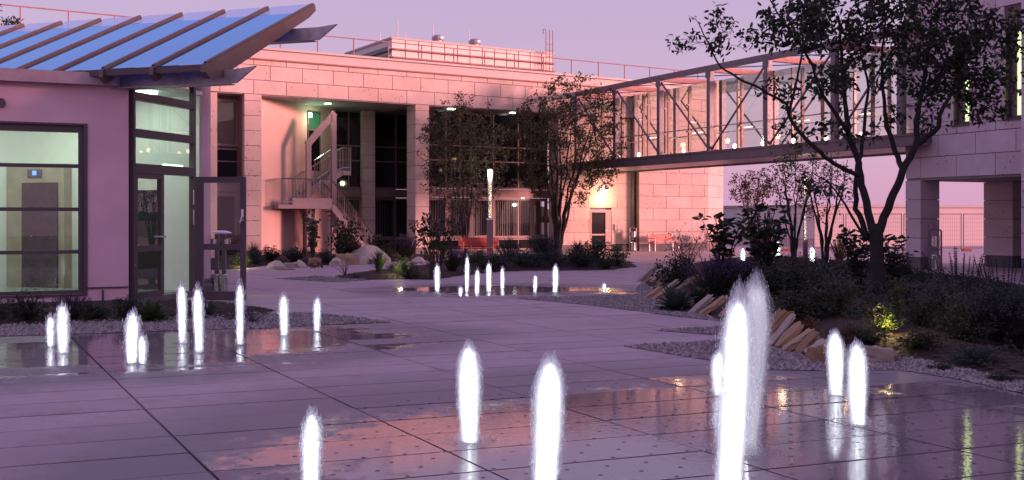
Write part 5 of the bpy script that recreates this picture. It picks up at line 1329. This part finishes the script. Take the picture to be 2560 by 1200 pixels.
P('dark_bush', 'round dark clipped bush behind the tall jets', 'dense', 4, 1935, 745, 84, 140, LEAF)
P('rose_bush', 'rose bush with dark red blooms left of the near tree', 'round', 35, 2010, 735, 66, 120, LEAF, PINKFL)
P('dark_bush', 'broad dark bush between the tall jets and the near tree', 'dense', 1, 1995, 800, 74, 150, LEAF)
P('dark_bush', 'dark bush at the left foot of the near tree', 'round', 36, 2095, 790, 80, 130, LEAF)
P('white_flowered_bush', 'dark bush with a few white flowers right of the tall jets', 'round', 37, 2050, 770, 60, 110, LEAF, PALEFL)
P('upright_shrub', 'leafy shrub touching the near tree trunk on its left', 'upright', 38, 2150, 720, 150, 96, LEAF)
P('upright_shrub', 'leafy shrub right of the near tree trunk', 'upright', 39, 2232, 720, 130, 80, LEAF)
P('dark_bush', 'dark bush in front of the grey stone pillar', 'round', 40, 2255, 700, 70, 50, LEAF)
P('lit_bush', 'small bush lit bright yellow by a ground spotlight', 'round', 41, 2218, 828, 58, 90, LEAF_G)
P('upright_shrub', 'thin leafy stem behind the lit bush', 'upright', 42, 2245, 815, 120, 34, LEAF_G)
P('grey_bush', 'blue-grey bush right of the lit bush', 'dense', 2, 2360, 800, 100, 110, LEAF_B)
P('rose_bush', 'low bush with pink blooms right of the lit bush', 'round', 43, 2300, 815, 80, 84, LEAF, PINKFL)
P('tall_grass_mass', 'tall dark spiky bush mass at the right edge', 'spike', 44, 2470, 850, 140, 190, LEAF, LEAF_B)
P('tall_grass_mass', 'dark feathery bush cut off by the right edge', 'spike', 45, 2555, 870, 150, 160, LEAF, LEAF_B)
P('dark_bush', 'dark bush in front of the tall spiky mass', 'round', 46, 2400, 850, 90, 130, LEAF)
P('flower_spikes', 'thin whorled flower spikes before the passage', 'tallspike', 47, 2400, 775, 150, 160, LEAF, LAV, cat='plant')
P('flower_spikes', 'thin whorled flower spikes at the right edge', 'tallspike', 48, 2510, 780, 140, 160, LEAF, LAV, cat='plant')
P('low_plant', 'small plant on the gravel edge at the lower right', 'dense', 3, 2350, 925, 22, 60, LEAF, cat='plant')
P('low_plant', 'second small plant on the gravel edge, nearer the right edge', 'dense', 4, 2500, 952, 24, 70, LEAF, cat='plant')
P('dark_bush', 'low dark bush in front of the yellow-lit bush', 'dense', 3, 2160, 858, 46, 110, LEAF)
P('dark_bush', 'low dark bush right of the yellow-lit bush, above the gravel', 'dense', 2, 2310, 872, 50, 120, LEAF)
P('grey_bush', 'low grey bush above the gravel near the right edge', 'dense', 1, 2440, 905, 46, 120, LEAF_B)
P('russet_bush', 'low russet bush between rocks and yellow-lit bush', 'round', 12, 2105, 862, 50, 90, LEAF_R)
P('russet_bush', 'russet bush above the near cluster of slabs', 'round', 21, 2010, 842, 50, 90, LEAF_R, PINKFL)
P('young_conifer', 'small bushy conifer in front of the site fence', 'spike', 49, 2100, 655, 58, 44, LEAF_G, LEAF_G)
P('dry_bush', 'reddish dry bush below the slim trees', 'twiggy', 50, 2010, 672, 50, 110, LEAF_R, wm=BARK2)
P('dry_bush', 'reddish dry bush right of the small open tree', 'twiggy', 51, 2120, 690, 44, 100, LEAF_R, wm=BARK2)

# --- ground spotlights
def spot(label, px, py, e, col, up=.05):
    p = gpz(px, py); z = bed_z(p.x, p.y) - .03; M = T(p.x, p.y, z); t = thing('ground_spotlight', label, 'spotlight', M)
    part('housing', MB().lathe([(.07, -.05), (.085, .03), (.085, .05)], (0, 0, 0), 12), STEEL, t, M); part('lens', MB().lathe([(.07, .051), (.06, .058)], (0, 0, 0), 12), GLASS_D, t, M)
    lamp('spot_source', 'POINT', t, (p.x, p.y - .10, z + up + .16), e, col, .04)
spot('small ground spotlight under the yellow-lit bush', 2214, 836, 8, (1, .74, .22), .02)
spot('small ground spotlight at the foot of the near tree', 2190, 790, 2.5, (1, .7, .2))
spot('small ground spotlight under the pale flowering bush on the island', 1003, 690, 12, (1, .85, .45))
spot('small ground spotlight under the lit bush behind the open door', 607, 668, 9, (1, .9, .4))

# ================================================================== water jets
def jet(label, px, py, ptop, wpx, lean=0, group='', veil=False, soft=1.0):
    p = gp(px, py); s = p.y / FPX; h = (py - ptop) * s; r0 = wpx * s * .41; r_ = random.Random(int(px * 7 + py)); M = T(p.x, p.y, .0); near = p.y < 12
    t = thing('water_jet', label, 'fountain jet', M, group); lx = lean * s
    nseg, nr = (20, 22) if near else (12, 12); prof = []
    for k in range(nr + 1):
        u = k / nr
        f = .74 + .30 * math.sin(min(1, u * 1.5) * math.pi * .5) ; f *= (1 - max(0, (u - .66) / .34) ** 2.3 * .90)
        if u < .06: f += (.06 - u) * 4
        prof.append((max(.004, r0 * f * .88), h * u))
    def shell(k1, kz, z0, amp):
        mb = MB(); mb.lathe([(r * k1 + .002, z * kz) for r, z in prof], (0, 0, z0), nseg); nv = []
        for (x, y, z) in mb.v:
            u = z / h; q = 1 + amp * noise.noise((x * 9 + px, y * 9, z * 4)) + amp * .4 * noise.noise((x * 30, y * 30 + px, z * 11)); nv.append((x * q + lx * u, y * q, z * (1 + (.05 * noise.noise((x * 40, y * 40, px)) if u > .8 else 0))))
        mb.v = nv; return mb
    layers = VEILS if veil else MISTS
    if not veil: part('water_column', shell(.70, .93, .002, .10), WATER, t, M, True)
    for q_, (k1, kz) in enumerate(((.84, .965), (.98, .985), (1.12, 1.0), (1.28, 1.015)) if p.y < 20 else ((.84, .97), (1.05, 1.0))):
        part('mist_layer', shell(k1, kz, .003 + q_ * .0006, .07), layers[q_], t, M, True)
    if p.y < 20: part('splash_skirt', MB().lathe([(r0 * 2.3, .004), (r0 * 1.7, .010), (r0 * 1.25, .03), (r0 * .98, .07), (r0 * .85, .12)], (0, 0, 0), nseg), layers[3], t, M, True)
    sp = MB(); n = int((520 if near else 130 if p.y < 20 else 90) * soft)
    for k in range(n):
        u = r_.random() ** .8; a = r_.uniform(0, 6.28); f = .74 + .30 * math.sin(min(1, u * 1.5) * math.pi * .5); f *= (1 - max(0, (u - .66) / .34) ** 2.3 * .78)
        rad = r0 * f * (.86 + abs(r_.gauss(0, .22)) * soft + (.25 * (1 - u) if r_.random() < .1 else 0)); z = h * u * 1.01 + r_.uniform(0, .012); L_ = (r_.uniform(.005, .022) if near else r_.uniform(.02, .06)); w = r_.uniform(.0010, .0030) if near else r_.uniform(.003, .007)
        x, y = math.cos(a) * rad + lx * u, math.sin(a) * rad; i = len(sp.v); dxa, dya = math.cos(a) * w, math.sin(a) * w
        sp.v += [(x, y, z + L_), (x - dya, y + dxa, z), (x + dya, y - dxa, z), (x + dxa * 1.5, y + dya * 1.5, z), (x, y, z - L_ * .5)]
        sp.f += [(i, i+1, i+2), (i, i+2, i+3), (i, i+3, i+1), (i+4, i+2, i+1), (i+4, i+3, i+2), (i+4, i+1, i+3)]
    for k in range(int(n * .45)):                      # splash at the foot
        a = r_.uniform(0, 6.28); rad = r0 * (.9 + r_.random() ** 2 * 2.8); z = r_.uniform(.003, .02 + .05 * math.exp(-(rad / r0 - .9) * 2)); x, y = math.cos(a) * rad, math.sin(a) * rad; w = r_.uniform(.002, .006); i = len(sp.v)
        sp.v += [(x, y, z + w * 1.4), (x + w, y, z), (x - w * .5, y + w, z), (x - w * .5, y - w, z)]; sp.f += [(i, i+1, i+2), (i, i+2, i+3), (i, i+3, i+1)]
    part('spray', sp, SPRAY, t, M)['kind'] = 'stuff'
    part('nozzle', MB().lathe([(.03, .0005), (.03, .004)], (0, 0, 0), 10), CHROME, t, M)
    pw = 170 * r0 * r0 * (.07 if veil else 1) * (h / .7) ** .6
    for sgn in (1, -1):                                # slim light strips up the water column, facing both ways
        lamp('water_strip_light', 'AREA', t, M @ Vector((lx * .48, sgn * .003, h * .47)), pw * (1.5 if near else .9), (.93, .97, 1), r0 * .25, Matrix.Rotation(math.atan2(lx, h), 4, 'Y') @ Matrix.Rotation(sgn * R(90), 4, 'X'), size_y=h * .86)
GL, GN, GF, GB = 'jets by the pavilion', 'near jets', 'far jets', 'jets behind the shrubs'
for a in ((127, 866, 788, 26, 0, GL, 'short jet at the left edge, left one of a close pair'), (158, 882, 758, 38, -2, GL, 'taller right jet of the close pair at the left edge'), (330, 908, 776, 44, 2, GL, 'thick jet before the mauve wall, with a small one at its side'), (356, 910, 838, 28, 0, GL, 'small jet leaning against the thick one'),
          (457, 858, 705, 30, -3, GL, 'slim tall jet before the glass entrance, left of two'), (498, 881, 712, 34, -4, GL, 'tall jet below the hinge of the open door leaf'), (600, 862, 702, 26, 0, GL, 'thin streaky jet in front of the open door edge'), (711, 838, 735, 30, -2, GL, 'jet on the reddish wet slabs right of the open door'), (792, 827, 742, 24, 2, GL, 'rightmost jet of the pavilion group'),
          (1174, 1104, 855, 72, -2, GN, 'single jet in the middle foreground with splash ring'), (776, 1268, 1020, 62, 4, GN, 'jet cut by the bottom edge, left of the middle foreground jet'), (1362, 1245, 885, 96, 14, GN, 'broad jet cut by the bottom edge, right of the middle foreground jet'), (2090, 986, 826, 54, -3, GN, 'left jet of the near pair in front of the rocks'), (2144, 1060, 850, 60, -2, GN, 'right jet of the near pair in front of the rocks'),
          (1818, 1300, 712, 98, 30, GN, 'brightest tall jet cut by the bottom edge'), (1798, 986, 878, 50, 0, GN, 'short jet hidden at the left side of the tall jets'),
          (1093, 728, 660, 20, 0, GF, 'leftmost jet of the far fountain'), (1151, 740, 718, 14, 0, GF, 'tiny low jet at the front of the far fountain'), (1167, 729, 637, 15, 1, GF, 'tallest slim jet of the far fountain'), (1192, 735, 672, 17, 2, GF, 'short jet right of the tallest one in the far fountain'), (1222, 729, 655, 19, 0, GF, 'bright jet below the lamp post in the far fountain'), (1256, 721, 667, 15, 0, GF, 'small jet just right of the lamp post in the far fountain'), (1338, 728, 688, 14, 0, GF, 'low jet standing alone left of the second last far jet'), (1388, 731, 660, 20, 1, GF, 'jet below the bushy tree in the far fountain'), (1510, 731, 708, 14, 0, GF, 'tiny rightmost jet of the far fountain on the gravel side'),
          (1945, 665, 600, 17, 0, GB, 'jet seen over the shrubs before the shaded white wall'), (1857, 672, 618, 18, 0, GB, 'jet glimpsed between the two tall dark shrubs'), (2030, 676, 615, 22, 0, GB, 'jet glimpsed left of the small open tree'), (2068, 678, 638, 10, 0, GB, 'sliver of a jet right beside the small open tree trunk')):
    jet(a[6], a[0], a[1], a[2], a[3], a[4], a[5])
jet('tall soft veil of spray behind the brightest tall jet', 1862, 1132, 682, 104, 30, GN, True, 1.0)
